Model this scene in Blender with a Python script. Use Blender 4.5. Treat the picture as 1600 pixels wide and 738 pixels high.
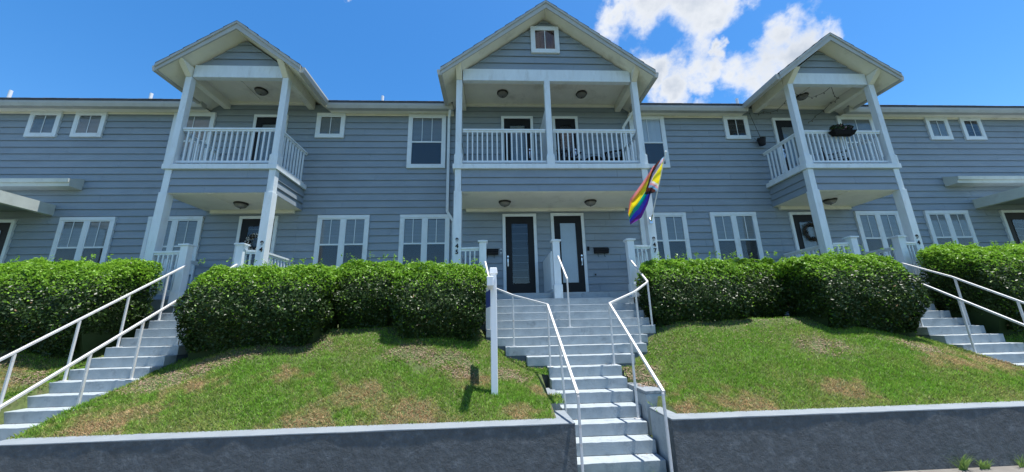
import bpy, math, random
import numpy as np
from mathutils import Vector, Matrix
random.seed(7); rng = np.random.default_rng(11)
sc = bpy.context.scene
for o in list(bpy.data.objects): bpy.data.objects.remove(o)
C = sc.collection
E = 1.882                       # eye height above the sidewalk; builder z values are relative to the eye

# ------------------------------------------------------------------ camera
cam = bpy.data.cameras.new('camera'); co = bpy.data.objects.new('camera', cam); C.objects.link(co)
fwd = Vector((0.05190857, 0.96932778, 0.2402273)); rgt = Vector((0.99859212, -0.04775065, -0.02310088)); upv = Vector((0.01092131, -0.24108822, 0.97044175))
co.matrix_world = Matrix(((rgt.x, upv.x, -fwd.x, 0), (rgt.y, upv.y, -fwd.y, 0), (rgt.z, upv.z, -fwd.z, E), (0, 0, 0, 1)))
cam.sensor_width = 36; cam.lens = 563.25 * 36 / 1600; cam.clip_end = 2000; cam.clip_start = 0.05
sc.camera = co

# ------------------------------------------------------------------ light
sun_to = Vector((0.215, -0.03, 1.0)).normalized()
elev = math.asin(sun_to.z); rot = math.atan2(sun_to.x, sun_to.y)
w = bpy.data.worlds.new('World'); sc.world = w; w.use_nodes = True
nt = w.node_tree; N = nt.nodes; L = nt.links
for n in list(N): N.remove(n)
outw = N.new('ShaderNodeOutputWorld'); bg = N.new('ShaderNodeBackground'); L.new(bg.outputs[0], outw.inputs[0])
sky = N.new('ShaderNodeTexSky'); sky.sky_type = 'NISHITA'; sky.sun_disc = False
sky.sun_elevation = elev; sky.sun_rotation = rot; sky.air_density = 1.0; sky.dust_density = 0.3; sky.ozone_density = 3.0
hs = N.new('ShaderNodeHueSaturation'); hs.inputs['Saturation'].default_value = 1.32; hs.inputs['Value'].default_value = 1.16
L.new(sky.outputs[0], hs.inputs['Color'])
SKY_GAIN = 1.0
geo = N.new('ShaderNodeTexCoord')
def wmath(op, a, b=None, c=None, clamp=False):
    m = N.new('ShaderNodeMath'); m.operation = op; m.use_clamp = clamp
    for i, v in enumerate((a, b, c)):
        if v is None: continue
        if isinstance(v, (int, float)): m.inputs[i].default_value = v
        else: L.new(v, m.inputs[i])
    return m.outputs[0]
nrm = N.new('ShaderNodeVectorMath'); nrm.operation = 'NORMALIZE'; L.new(geo.outputs['Generated'], nrm.inputs[0])
sep = N.new('ShaderNodeSeparateXYZ'); L.new(nrm.outputs[0], sep.inputs[0])
zc = wmath('MAXIMUM', sep.outputs[2], 0.06)
comb = N.new('ShaderNodeCombineXYZ'); L.new(wmath('DIVIDE', sep.outputs[0], zc), comb.inputs[0]); L.new(wmath('DIVIDE', sep.outputs[1], zc), comb.inputs[1])
def wnoise(scale, detail, rough, off=(0, 0, 0)):
    mp = N.new('ShaderNodeMapping'); mp.inputs['Location'].default_value = off; L.new(nrm.outputs[0], mp.inputs[0])
    t = N.new('ShaderNodeTexNoise'); t.inputs['Scale'].default_value = scale; t.inputs['Detail'].default_value = detail; t.inputs['Roughness'].default_value = rough
    L.new(mp.outputs[0], t.inputs['Vector']); return t.outputs['Fac']
blobs = [((0.3363, 0.6535, 0.6782), .13), ((0.42, 0.61, 0.672), .13), ((0.40, 0.54, 0.74), .17), ((0.485, 0.60, 0.64), .07), ((0.29, 0.66, 0.70), .07),
         ((0.6105, 0.5875, 0.5311), .075), ((0.64, 0.56, 0.53), .05), ((0.57, 0.65, 0.50), .085), ((0.4966, 0.69, 0.525), .07),
         ((0.43, 0.735, 0.525), .08), ((0.37, 0.72, 0.585), .06), ((0.5153, 0.6347, 0.5759), .03), ((-0.2824, 0.64, 0.715), .03),
         ((0.50, 0.73, 0.46), .07), ((0.8, -0.3, 0.55), .35), ((-0.6, -0.55, 0.6), .3), ((0.1, -0.8, 0.6), .25), ((-0.95, -0.1, 0.35), .2)]
mask = None
wt = N.new('ShaderNodeTexNoise'); wt.inputs['Scale'].default_value = 7.0; wt.inputs['Detail'].default_value = 8; wt.inputs['Roughness'].default_value = .6; L.new(nrm.outputs[0], wt.inputs['Vector'])
ws = N.new('ShaderNodeVectorMath'); ws.operation = 'SUBTRACT'; L.new(wt.outputs['Color'], ws.inputs[0]); ws.inputs[1].default_value = (.5, .5, .5)
wv = N.new('ShaderNodeVectorMath'); wv.operation = 'SCALE'; L.new(ws.outputs[0], wv.inputs[0]); wv.inputs['Scale'].default_value = .22
wdir = N.new('ShaderNodeVectorMath'); wdir.operation = 'ADD'; L.new(nrm.outputs[0], wdir.inputs[0]); L.new(wv.outputs[0], wdir.inputs[1])
for d, r in blobs:
    v = Vector(d).normalized()
    ds = N.new('ShaderNodeVectorMath'); ds.operation = 'DISTANCE'; L.new(wdir.outputs[0], ds.inputs[0]); ds.inputs[1].default_value = v
    m = wmath('SUBTRACT', 1.0, wmath('DIVIDE', ds.outputs['Value'], r * 1.25), clamp=True)
    mask = m if mask is None else wmath('MAXIMUM', mask, m)
n1 = wnoise(8.0, 14, .56, (.37, 0, .2)); n2 = wnoise(5.0, 6, .6, (4, 2, 0))
dens = wmath('ADD', wmath('MULTIPLY', mask, 1.3), wmath('MULTIPLY', wmath('SUBTRACT', n1, .52), 3.4))
cl = N.new('ShaderNodeMapRange'); cl.interpolation_type = 'SMOOTHSTEP'; cl.inputs['From Min'].default_value = .25; cl.inputs['From Max'].default_value = .95
L.new(wmath('MULTIPLY', dens, wmath('GREATER_THAN', mask, .001)), cl.inputs['Value'])
clf = wmath('MULTIPLY', cl.outputs[0], .97)
shade = N.new('ShaderNodeMapRange'); shade.inputs['From Min'].default_value = .5; shade.inputs['From Max'].default_value = 1.5
shade.inputs['To Min'].default_value = 0.0; shade.inputs['To Max'].default_value = 1.0
L.new(wmath('ADD', dens, wmath('MULTIPLY', wmath('SUBTRACT', n2, .5), 1.2)), shade.inputs['Value'])
cc = N.new('ShaderNodeMix'); cc.data_type = 'RGBA'; cc.inputs['A'].default_value = (5.2, 5.3, 5.4, 1); cc.inputs['B'].default_value = (2.9, 3.25, 3.8, 1)
L.new(shade.outputs[0], cc.inputs['Factor'])
mix = N.new('ShaderNodeMix'); mix.data_type = 'RGBA'; L.new(clf, mix.inputs['Factor']); L.new(hs.outputs[0], mix.inputs['A']); L.new(cc.outputs['Result'], mix.inputs['B'])
L.new(mix.outputs['Result'], bg.inputs['Color']); bg.inputs['Strength'].default_value = 0.11
sl = bpy.data.lights.new('sun', 'SUN'); so = bpy.data.objects.new('sun', sl); C.objects.link(so)
sl.energy = 5.0; sl.angle = math.radians(.53); sl.color = (1, .96, .9)
so.rotation_euler = sun_to.to_track_quat('Z', 'Y').to_euler(); so.location = (0, 0, 30)
sc.view_settings.view_transform = 'Standard'; sc.view_settings.look = 'None'; sc.view_settings.exposure = 0.8; sc.view_settings.gamma = 1
sc.render.engine = 'CYCLES'

# ------------------------------------------------------------------ materials
def mat(name, col, rough=.6, var=.0, vscale=3.0, bump=0.0, bscale=40.0, stain=None, stain_amt=0.0, sscale=1.5, objrand=0.0, metal=0.0, spec=.5, stretch=None, sat=None, bdist=.01):
    m = bpy.data.materials.new(name); m.use_nodes = True; t = m.node_tree; n = t.nodes; l = t.links
    b = n['Principled BSDF']; b.inputs['Roughness'].default_value = rough; b.inputs['Metallic'].default_value = metal
    b.inputs['Specular IOR Level'].default_value = spec
    tc = n.new('ShaderNodeNewGeometry')
    vec = tc.outputs['Position']
    if stretch:
        mp = n.new('ShaderNodeMapping'); mp.inputs['Scale'].default_value = stretch; l.new(vec, mp.inputs[0]); vec = mp.outputs[0]
    cur = None
    rgb = n.new('ShaderNodeRGB'); rgb.outputs[0].default_value = (*col, 1); cur = rgb.outputs[0]
    if var:
        tx = n.new('ShaderNodeTexNoise'); tx.inputs['Scale'].default_value = vscale; tx.inputs['Detail'].default_value = 6; tx.inputs['Roughness'].default_value = .65; l.new(vec, tx.inputs['Vector'])
        mr = n.new('ShaderNodeMapRange'); mr.inputs['From Min'].default_value = .3; mr.inputs['From Max'].default_value = .7
        mr.inputs['To Min'].default_value = 1 - var; mr.inputs['To Max'].default_value = 1 + var; l.new(tx.outputs['Fac'], mr.inputs['Value'])
        vm = n.new('ShaderNodeVectorMath'); vm.operation = 'SCALE'; l.new(cur, vm.inputs[0]); l.new(mr.outputs[0], vm.inputs['Scale']); cur = vm.outputs[0]
    if objrand:
        oi = n.new('ShaderNodeObjectInfo'); mr = n.new('ShaderNodeMapRange'); mr.inputs['To Min'].default_value = 1 - objrand; mr.inputs['To Max'].default_value = 1 + objrand
        l.new(oi.outputs['Random'], mr.inputs['Value']); vm = n.new('ShaderNodeVectorMath'); vm.operation = 'SCALE'; l.new(cur, vm.inputs[0]); l.new(mr.outputs[0], vm.inputs['Scale']); cur = vm.outputs[0]
    if stain:
        tx = n.new('ShaderNodeTexNoise'); tx.inputs['Scale'].default_value = sscale; tx.inputs['Detail'].default_value = 9; tx.inputs['Roughness'].default_value = .7; l.new(vec, tx.inputs['Vector'])
        mr = n.new('ShaderNodeMapRange'); mr.inputs['From Min'].default_value = .55; mr.inputs['From Max'].default_value = .72; mr.inputs['To Max'].default_value = stain_amt; l.new(tx.outputs['Fac'], mr.inputs['Value'])
        mx = n.new('ShaderNodeMix'); mx.data_type = 'RGBA'; l.new(mr.outputs[0], mx.inputs['Factor']); l.new(cur, mx.inputs['A']); mx.inputs['B'].default_value = (*stain, 1); cur = mx.outputs['Result']
    l.new(cur, b.inputs['Base Color'])
    if bump:
        tx = n.new('ShaderNodeTexNoise'); tx.inputs['Scale'].default_value = bscale; tx.inputs['Detail'].default_value = 6; tx.inputs['Roughness'].default_value = .7; l.new(vec, tx.inputs['Vector'])
        bp = n.new('ShaderNodeBump'); bp.inputs['Strength'].default_value = bump; bp.inputs['Distance'].default_value = bdist; l.new(tx.outputs['Fac'], bp.inputs['Height']); l.new(bp.outputs[0], b.inputs['Normal'])
    return m
M = {}
M['siding'] = mat('siding_paint', (.228, .280, .325), .55, .08, 1.2, .25, 30, (.18, .215, .24), .5, .9, .035, stretch=(1, 1, 2.5))
M['trim'] = mat('white_trim_paint', (.66, .72, .75), .5, .05, 3, .1, 60, (.40, .40, .36), .4, 2.2)
M['post'] = mat('white_post_paint', (.66, .73, .77), .5, .06, 4, .15, 70, (.40, .42, .40), .45, 3.0, stretch=(2, 2, .6))
M['soffit'] = mat('cream_soffit_paint', (.74, .73, .63), .7, .06, 2, .1, 50, (.36, .33, .26), .5, 1.3)
M['gutter'] = mat('weathered_gutter_paint', (.40, .41, .385), .55, .08, 3, .1, 60, (.30, .29, .25), .6, 2.5)
M['canopy'] = mat('canopy_trim_paint', (.50, .545, .51), .55, .08, 3, .1, 60, (.33, .35, .32), .5, 2.5)
M['shingle'] = mat('asphalt_shingle', (.09, .1, .12), .9, .3, 30, .5, 120)
M['rail'] = mat('white_handrail_paint', (.62, .62, .61), .45, .06, 9, .1, 80, (.34, .22, .13), .6, 14)
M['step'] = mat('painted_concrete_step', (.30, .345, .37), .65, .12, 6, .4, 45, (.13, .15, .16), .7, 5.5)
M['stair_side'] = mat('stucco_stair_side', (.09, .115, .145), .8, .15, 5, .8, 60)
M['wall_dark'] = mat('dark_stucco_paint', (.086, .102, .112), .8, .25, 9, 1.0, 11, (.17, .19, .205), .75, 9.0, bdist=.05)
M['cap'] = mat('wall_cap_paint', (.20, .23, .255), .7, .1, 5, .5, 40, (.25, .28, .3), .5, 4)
M['concrete'] = mat('sidewalk_concrete', (.15, .14, .125), .9, .12, 4, .4, 60, (.2, .19, .17), .5, 2)
M['asphalt'] = mat('asphalt', (.05, .05, .05), .9, .2, 8, .5, 90)
M['door'] = mat('black_door_paint', (.008, .009, .011), .5, .1, 4, spec=.25)
M['bronze'] = mat('dark_bronze', (.03, .028, .025), .4, metal=.6)
M['chrome'] = mat('satin_nickel', (.6, .6, .62), .25, metal=.9)
M['black'] = mat('black_metal', (.009, .009, .011), .6, spec=.25)
M['blind'] = mat('blind_slat', (.20, .235, .245), .6, .05, 4)
M['shade'] = mat('pale_shade', (.36, .43, .48), .7, .05, 4)
M['red_blind'] = mat('dark_red_curtain', (.03, .010, .010), .8, .2, 10)
M['interior'] = mat('painted_room_dark', (.012, .014, .016), .9)  # near-black sheet colour stands in for the unlit room
M['screen'] = mat('dark_screen', (.012, .016, .018), .7)
M['deck'] = mat('deck_board_paint', (.2, .21, .22), .8, .1, 4)
M['twig'] = mat('twig_bark', (.09, .065, .045), .9)
M['litter'] = mat('leaf_litter', (.30, .21, .15), .9, .4, 25, 1.0, 60)
M['pvc'] = mat('white_vinyl', (.82, .83, .84), .35)
M['signblue'] = mat('sign_blue', (.03, .05, .22), .5)
M['signwhite'] = mat('sign_white', (.8, .8, .82), .5)
M['terracotta'] = mat('dark_planter', (.008, .008, .009), .8, spec=.15)
def glass_mat(name, tint=(1, 1, 1), rough=.03, base=.16):
    m = bpy.data.materials.new(name); m.use_nodes = True; t = m.node_tree; n = t.nodes; l = t.links
    n.remove(n['Principled BSDF']); out = n['Material Output']
    tr = n.new('ShaderNodeBsdfTransparent'); tr.inputs[0].default_value = (*tint, 1); gl = n.new('ShaderNodeBsdfGlossy'); gl.inputs['Roughness'].default_value = rough
    gg = n.new('ShaderNodeNewGeometry'); dt = n.new('ShaderNodeVectorMath'); dt.operation = 'DOT_PRODUCT'; l.new(gg.outputs['Incoming'], dt.inputs[0]); l.new(gg.outputs['Normal'], dt.inputs[1])
    ab = n.new('ShaderNodeMath'); ab.operation = 'ABSOLUTE'; l.new(dt.outputs['Value'], ab.inputs[0])
    om = n.new('ShaderNodeMath'); om.operation = 'SUBTRACT'; om.inputs[0].default_value = 1; l.new(ab.outputs[0], om.inputs[1])
    pw = n.new('ShaderNodeMath'); pw.operation = 'POWER'; pw.inputs[1].default_value = 5; l.new(om.outputs[0], pw.inputs[0])
    ad = n.new('ShaderNodeMath'); ad.operation = 'MULTIPLY_ADD'; ad.inputs[1].default_value = .95; ad.inputs[2].default_value = base; l.new(pw.outputs[0], ad.inputs[0])
    mx = n.new('ShaderNodeMixShader'); l.new(ad.outputs[0], mx.inputs[0]); l.new(tr.outputs[0], mx.inputs[1]); l.new(gl.outputs[0], mx.inputs[2]); l.new(mx.outputs[0], out.inputs[0])
    g = n.new('ShaderNodeNewGeometry'); tx = n.new('ShaderNodeTexNoise'); tx.inputs['Scale'].default_value = 2.5; l.new(g.outputs['Position'], tx.inputs['Vector'])
    bp = n.new('ShaderNodeBump'); bp.inputs['Strength'].default_value = .05; bp.inputs['Distance'].default_value = .03; l.new(tx.outputs['Fac'], bp.inputs['Height']); l.new(bp.outputs[0], gl.inputs['Normal'])
    return m
M['glass'] = glass_mat('window_glass', base=.035)
M['lampglass'] = mat('ribbed_lamp_glass', (.17, .17, .155), .25, .1, 30)
def leaf_mat(name, col, tr=.35, rough=.35, var=.35, attr=False, col2=None):
    m = bpy.data.materials.new(name); m.use_nodes = True; t = m.node_tree; n = t.nodes; l = t.links
    b = n['Principled BSDF']; b.inputs['Roughness'].default_value = rough; b.inputs['Specular IOR Level'].default_value = .3
    out = n['Material Output']; g = n.new('ShaderNodeNewGeometry')
    rgb = n.new('ShaderNodeRGB'); rgb.outputs[0].default_value = (*col, 1); cur = rgb.outputs[0]
    if attr:
        at = n.new('ShaderNodeAttribute'); at.attribute_name = 'dry'
        mx = n.new('ShaderNodeMix'); mx.data_type = 'RGBA'; l.new(at.outputs['Fac'], mx.inputs['Factor']); l.new(cur, mx.inputs['A']); mx.inputs['B'].default_value = (*col2, 1); cur = mx.outputs['Result']
    tx = n.new('ShaderNodeTexNoise'); tx.inputs['Scale'].default_value = 9; tx.inputs['Detail'].default_value = 5; l.new(g.outputs['Position'], tx.inputs['Vector'])
    ri = n.new('ShaderNodeMath'); ri.operation = 'ADD'; l.new(g.outputs['Random Per Island'], ri.inputs[0]); l.new(tx.outputs['Fac'], ri.inputs[1])
    mr = n.new('ShaderNodeMapRange'); mr.inputs['From Min'].default_value = .2; mr.inputs['From Max'].default_value = 1.6; mr.inputs['To Min'].default_value = 1 - var; mr.inputs['To Max'].default_value = 1 + var; l.new(ri.outputs[0], mr.inputs['Value'])
    vm = n.new('ShaderNodeVectorMath'); vm.operation = 'SCALE'; l.new(cur, vm.inputs[0]); l.new(mr.outputs[0], vm.inputs['Scale']); cur = vm.outputs[0]
    l.new(cur, b.inputs['Base Color'])
    ts = n.new('ShaderNodeBsdfTranslucent'); l.new(cur, ts.inputs[0]); ms = n.new('ShaderNodeMixShader'); ms.inputs[0].default_value = tr
    l.new(b.outputs[0], ms.inputs[1]); l.new(ts.outputs[0], ms.inputs[2]); l.new(ms.outputs[0], out.inputs[0])
    return m
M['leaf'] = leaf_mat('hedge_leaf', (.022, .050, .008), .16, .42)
M['leaf_young_lit'] = leaf_mat('young_lit_hedge_leaf', (.18, .35, .028), .42, .45)  # sunlit brightness of the hedge tops painted in, besides paler new growth
M['dead_leaf'] = mat('dead_hedge_leaf', (.2, .13, .06), .8, .2, 20)
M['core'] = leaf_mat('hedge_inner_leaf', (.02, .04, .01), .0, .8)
M['grass'] = leaf_mat('grass_blade', (.14, .285, .03), .4, .5, .75, True, (.40, .27, .15))
M['weed'] = leaf_mat('weed_leaf', (.22, .34, .09), .4, .5)
def soil_mat():
    m = mat('lawn_soil', (.06, .085, .022), .95, .4, 12, 1.0, 50, (.14, .10, .07), .8, 1.6); return m
M['soil'] = soil_mat()

# ------------------------------------------------------------------ builders
WO = {}
def wloc(o): return WO.get(o.name, Vector((0, 0, 0)))
def place(o, p, parent=None):
    WO[o.name] = Vector(p)
    if parent is not None: o.parent = parent; o.location = Vector(p) - wloc(parent)
    else: o.location = Vector(p)
def tag(o, label=None, cat=None, group=None, kind=None):
    if label: o['label'] = label
    if cat: o['category'] = cat
    if group: o['group'] = group
    if kind: o['kind'] = kind
    return o
def thing(name, label, cat, loc, group=None):
    o = bpy.data.objects.new(name, None); o.empty_display_size = .2; C.objects.link(o)
    place(o, (loc[0], loc[1], loc[2] + E)); return tag(o, label, cat, group)
def copyobj(src, loc, parent=None, scale=None):
    o = src.copy(); C.objects.link(o); place(o, (loc[0], loc[1], loc[2] + E), parent)
    if scale: o.scale = scale
    return o
class MB:
    def __init__(s): s.v = []; s.f = []; s.m = []
    def add(s, vs, fs, mi=0):
        k = len(s.v); s.v += [tuple(p) for p in vs]; s.f += [tuple(i + k for i in f) for f in fs]; s.m += [mi] * len(fs); return s
    def hexa(s, p, mi=0):      # p: 8 pts, bottom ring 0-3 ccw, top ring 4-7
        return s.add(p, [(3, 2, 1, 0), (4, 5, 6, 7), (0, 1, 5, 4), (1, 2, 6, 5), (2, 3, 7, 6), (3, 0, 4, 7)], mi)
    def box(s, x0, x1, y0, y1, z0, z1, mi=0):
        return s.hexa([(x0, y0, z0), (x1, y0, z0), (x1, y1, z0), (x0, y1, z0), (x0, y0, z1), (x1, y0, z1), (x1, y1, z1), (x0, y1, z1)], mi)
    def beam(s, p, q, w, h, mi=0, up=(0, 0, 1)):
        p, q = Vector(p), Vector(q); d = (q - p).normalized(); u = Vector(up)
        sd = d.cross(u)
        if sd.length < 1e-3: sd = d.cross(Vector((0, 1, 0)))
        sd.normalize(); u = sd.cross(d).normalized(); a = sd * w / 2; b = u * h / 2
        return s.hexa([p - a - b, p + a - b, q + a - b, q - a - b, p - a + b, p + a + b, q + a + b, q - a + b], mi)
    def cyl(s, p, q, r, n=12, r2=None, mi=0, cap=True):
        p, q = Vector(p), Vector(q); d = (q - p).normalized(); a = d.orthogonal().normalized(); b = d.cross(a); r2 = r if r2 is None else r2
        vs = [p + (a * math.cos(t) + b * math.sin(t)) * r for t in [2 * math.pi * i / n for i in range(n)]] + [q + (a * math.cos(t) + b * math.sin(t)) * r2 for t in [2 * math.pi * i / n for i in range(n)]]
        fs = [(i, (i + 1) % n, n + (i + 1) % n, n + i) for i in range(n)]
        if cap: fs += [tuple(range(n - 1, -1, -1)), tuple(range(n, 2 * n))]
        return s.add(vs, fs, mi)
    def lathe(s, c, prof, n=20, mi=0):
        vs = []; fs = []
        for r, z in prof:
            for i in range(n):
                t = 2 * math.pi * i / n; vs.append((c[0] + r * math.cos(t), c[1] + r * math.sin(t), c[2] + z))
        for j in range(len(prof) - 1):
            for i in range(n): fs.append((j * n + i, j * n + (i + 1) % n, (j + 1) * n + (i + 1) % n, (j + 1) * n + i))
        return s.add(vs, fs, mi)
    def prism(s, poly, axis, a0, a1, mi=0):    # poly of (u,z); axis 'x': u=y ; axis 'y': u=x
        n = len(poly)
        f = (lambda a, u, z: (a, u, z)) if axis == 'x' else (lambda a, u, z: (u, a, z))
        vs = [f(a0, u, z) for u, z in poly] + [f(a1, u, z) for u, z in poly]
        fs = [tuple(range(n)), tuple(range(2 * n - 1, n - 1, -1))] + [(i, n + i, n + (i + 1) % n, (i + 1) % n) for i in range(n)]
        return s.add(vs, fs, mi)
    def slab(s, x0, x1, y0, y1, z0, z1, nx=12, jit=.004, mi=0):   # box with wavy front edge
        xs = [x0 + (x1 - x0) * i / nx for i in range(nx + 1)]; vs = []
        for x in xs:
            j = random.uniform(-jit, jit); k = random.uniform(-jit, jit)
            vs += [(x, y0, z0), (x, y1, z0), (x, y0 + j, z1 + k), (x, y1, z1 + k * .3)]
        fs = []
        for i in range(nx):
            a, b = 4 * i, 4 * (i + 1)
            fs += [(a, b, b + 2, a + 2), (a + 2, b + 2, b + 3, a + 3), (a + 1, a + 3, b + 3, b + 1), (a, a + 1, b + 1, b)]
        fs += [(0, 2, 3, 1), (4 * nx, 4 * nx + 1, 4 * nx + 3, 4 * nx + 2)]
        return s.add(vs, fs, mi)
    def build(s, name, material, parent=None, bevel=0, smooth=False, origin=None, fix=True):
        v = np.array(s.v, float)
        if origin is None:
            lo, hi = v.min(0), v.max(0); origin = ((lo[0] + hi[0]) / 2, (lo[1] + hi[1]) / 2, lo[2])
        me = bpy.data.meshes.new(name); me.from_pydata((v - np.array(origin)).tolist(), [], s.f)
        for mm in (material if isinstance(material, (list, tuple)) else [material]): me.materials.append(M[mm] if isinstance(mm, str) else mm)
        if any(s.m): me.polygons.foreach_set('material_index', s.m)
        if fix:
            import bmesh
            b = bmesh.new(); b.from_mesh(me); bmesh.ops.recalc_face_normals(b, faces=b.faces); b.to_mesh(me); b.free()
        if smooth: me.polygons.foreach_set('use_smooth', [True] * len(me.polygons))
        me.update()
        o = bpy.data.objects.new(name, me); C.objects.link(o)
        place(o, (origin[0], origin[1], origin[2] + E), parent)
        if bevel:
            md = o.modifiers.new('bevel', 'BEVEL'); md.width = bevel; md.segments = 2; md.limit_method = 'ANGLE'
        return o
def text_mesh(s, size, depth, name, material, parent, center, bold=.0):
    cu = bpy.data.curves.new('digits', 'FONT'); cu.body = s; cu.size = size; cu.extrude = depth; cu.align_x = 'CENTER'; cu.align_y = 'CENTER'; cu.offset = bold
    t = bpy.data.objects.new('tmp', cu); C.objects.link(t); dg = bpy.context.evaluated_depsgraph_get()
    me = bpy.data.meshes.new_from_object(t.evaluated_get(dg)); bpy.data.objects.remove(t)
    me.transform(Matrix.Rotation(math.pi / 2, 4, 'X')); me.name = name; me.materials.clear(); me.materials.append(M[material])
    o = bpy.data.objects.new(name, me); C.objects.link(o); place(o, (center[0], center[1], center[2] + E), parent); return o

# ------------------------------------------------------------------ terrain
T = .25295; R = .165; Y0 = 5.0615; Z0 = -1.7175
def yn(n): return Y0 + n * T
def zn(n): return Z0 + n * R
def sm(a, b, x):
    t = np.clip((x - a) / (b - a), 0, 1); return t * t * (3 - 2 * t)
TIERS = {0: (1.0, 2.17), 1: (1.0, 2.17), 2: (1.0, 2.18), 3: (1.0, 2.2), 4: (1.0, 2.21), 5: (.94, 2.21), 6: (.94, 2.22), 7: (.59, 2.57), 8: (.21, 2.92), 9: (.02, 3.06)}
for n_ in range(10, 15): TIERS[n_] = (-.17, 3.35)
STAIRS = [(-7.2, -5.9), (.94, 2.2), (9.02, 10.3)]
def gz(x, y):
    x = np.asarray(x, float); y = np.asarray(y, float)
    d = np.full(x.shape, 9.0)
    for a, b in STAIRS: d = np.minimum(d, np.maximum(np.maximum(a - x, x - b), 0))
    dc = np.maximum(np.maximum(.94 - x, x - 2.2), 0)
    k = np.minimum(.31 + .15 * sm(0, 1.7, d), .24 + .22 * sm(0, 1.9, dc))
    yy = np.minimum(y, 7.7)
    z = -1.2 + k * (yy - 5.1) + np.maximum(y - 7.7, 0) * .06
    return z + .012 * np.sin(x * 2.3 + y * 1.7) * sm(5.1, 5.8, y) + .008 * np.sin(x * 5.1 - y * 3.3) * sm(5.1, 5.8, y)
b = MB(); b.add([(-500, -500, -E - .012), (500, -500, -E - .012), (500, 500, -E - .012), (-500, 500, -E - .012)], [(0, 1, 2, 3)])
tag(b.build('ground', 'soil'), kind='structure')
b = MB(); b.add([(-60, -7, -E - .10 + .092), (60, -7, -E - .10 + .092), (60, 2.2, -E - .10 + .092), (-60, 2.2, -E - .10 + .092)], [(0, 1, 2, 3)])
tag(b.build('road', 'asphalt'), kind='structure')
for k in range(18):
    pass
b = MB(); b.box(-60, 60, 2.2, 2.38, -E - .2, -E + .006); tag(b.build('kerb', 'concrete', bevel=.02), kind='structure')
sw = None
b = MB(); b.box(-60, 60, 2.4, 4.842, -E - .3, -E - .004); pav = tag(b.build('sidewalk', 'concrete'), kind='structure')
slabb = MB(); slabb.box(-.745, .745, 0, 2.43, 0, .006)
src = slabb.build('paving_slab', 'concrete', pav, origin=(0, 0, 0)); src.location = Vector((-13.5, 2.405, E - .0045)) - wloc(pav) - Vector((0, 0, 0)); src.location.z = E - .004 - E
WO[src.name] = Vector((-13.5, 2.405, 0))
src.location = Vector((-13.5, 2.405, -.002)) - wloc(pav)
for k in range(1, 20):
    o = src.copy(); C.objects.link(o); o.parent = pav; o.location = Vector((-13.5 + 1.5 * k, 2.405, -.002)) - wloc(pav)
# lawn ground (three banks between the stairs, as one sheet with notches under the stairs)
xs = np.arange(-40, 40.01, .2); ys = np.concatenate([np.arange(5.06, 9.2, .12), [9.8, 11, 14]])
X, Yg = np.meshgrid(xs, ys); Zg = gz(X, Yg)
under = np.zeros(X.shape)
for a, c in STAIRS: under = np.maximum(under, ((X > a + .05) & (X < c - .05)).astype(float))
low = ((X > .3) & (X < 2.8)) & (Yg < 6.6)
Zg = Zg - .75 * np.where(((X > -7.15) & (X < -5.95)) | ((X > 9.05) & (X < 10.25)), 1, 0)
Zg = np.where((X > .95) & (X < 2.25), -E - .1, Zg)
nx, ny = len(xs), len(ys)
b = MB(); b.v = list(zip(X.ravel(), Yg.ravel(), Zg.ravel()))
b.f = [(j * nx + i, j * nx + i + 1, (j + 1) * nx + i + 1, (j + 1) * nx + i) for j in range(ny - 1) for i in range(nx - 1)]; b.m = [0] * len(b.f)
tag(b.build('lawn_bank', 'soil', smooth=True, fix=False), kind='structure')

# grass
DRY = [(-2.08, 5.7, .6), (-4.6, 6.09, .35), (-5.09, 5.4, .6), (-2.45, 5.26, .45), (-1.07, 5.3, .5), (3.39, 5.34, .5), (2.69, 5.24, .35), (8.77, 6.3, .7), (7.77, 6.1, .5), (.67, 5.98, .3), (2.47, 5.9, .4), (-.3, 6.1, .4), (-8.2, 6.4, .8), (-3.3, 6.2, .3), (5.2, 5.5, .4), (.4, 5.3, .3)]
BARE = [(-.79, 6.55, .55), (-1.5, 6.75, .5), (-3.6, 7.15, .6), (.3, 6.4, .4), (6.0, 6.6, .5), (-5.3, 6.45, .65), (-4.6, 6.8, .6), (-7.6, 6.7, .3), (-8.59, 7.0, .4), (2.45, 6.5, .45), (2.5, 6.0, .25), (-.6, 6.2, .3), (7.9, 6.7, .5)]
def nz(x, y, s, ph=0):
    return (np.sin(x * s + ph) * np.cos(y * s * 1.13 + ph * 2) + np.sin(x * s * 2.3 + y * s * 1.7 + ph) * .6 + np.sin(-x * s * 4.1 + y * s * 3.7) * .35) / 1.95
def field(L, x, y):
    f = np.zeros_like(x)
    for cx, cy, r in L:
        d = np.hypot((x - cx) + .22 * nz(x, y, 4.3, cy), (y - cy) * 1.5 + .2 * nz(y, x, 3.7, cx)) / r; f = np.maximum(f, np.clip(1.5 - 1.2 * d + .6 * nz(x, y, 6, cx) + .5 * nz(x, y, 15, cy), 0, 1))
    return f
def grass_in(x0, x1, y0, y1, dens):
    n = int((x1 - x0) * (y1 - y0) * dens); x = rng.uniform(x0, x1, n); y = rng.uniform(y0, y1, n)
    bare = field(BARE, x, y) * 1.0
    bare = np.maximum(bare, .9 * sm(7.15, 7.6, y + .15 * nz(x, y, 3)))
    keep = rng.random(n) > bare * .93
    for a, c in STAIRS[::2]: keep &= ~((x > a - .02) & (x < c + .02))
    for n_, (a, c) in TIERS.items(): keep &= ~((x > a - .01) & (x < c + .01) & (y > yn(n_) - .01))
    keep &= ~((np.abs(x - .9) < .17) & (y > 5.85) & (y < 6.55)) & ~((np.abs(x - 2.36) < .2) & (y > 5.55) & (y < 6.45))
    keep &= ~((x > 2.19) & (x < 2.43) & (y < 5.56)) & ~((x > .77) & (x < 1.0) & (y < 5.56))
    return x[keep], y[keep]
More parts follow.
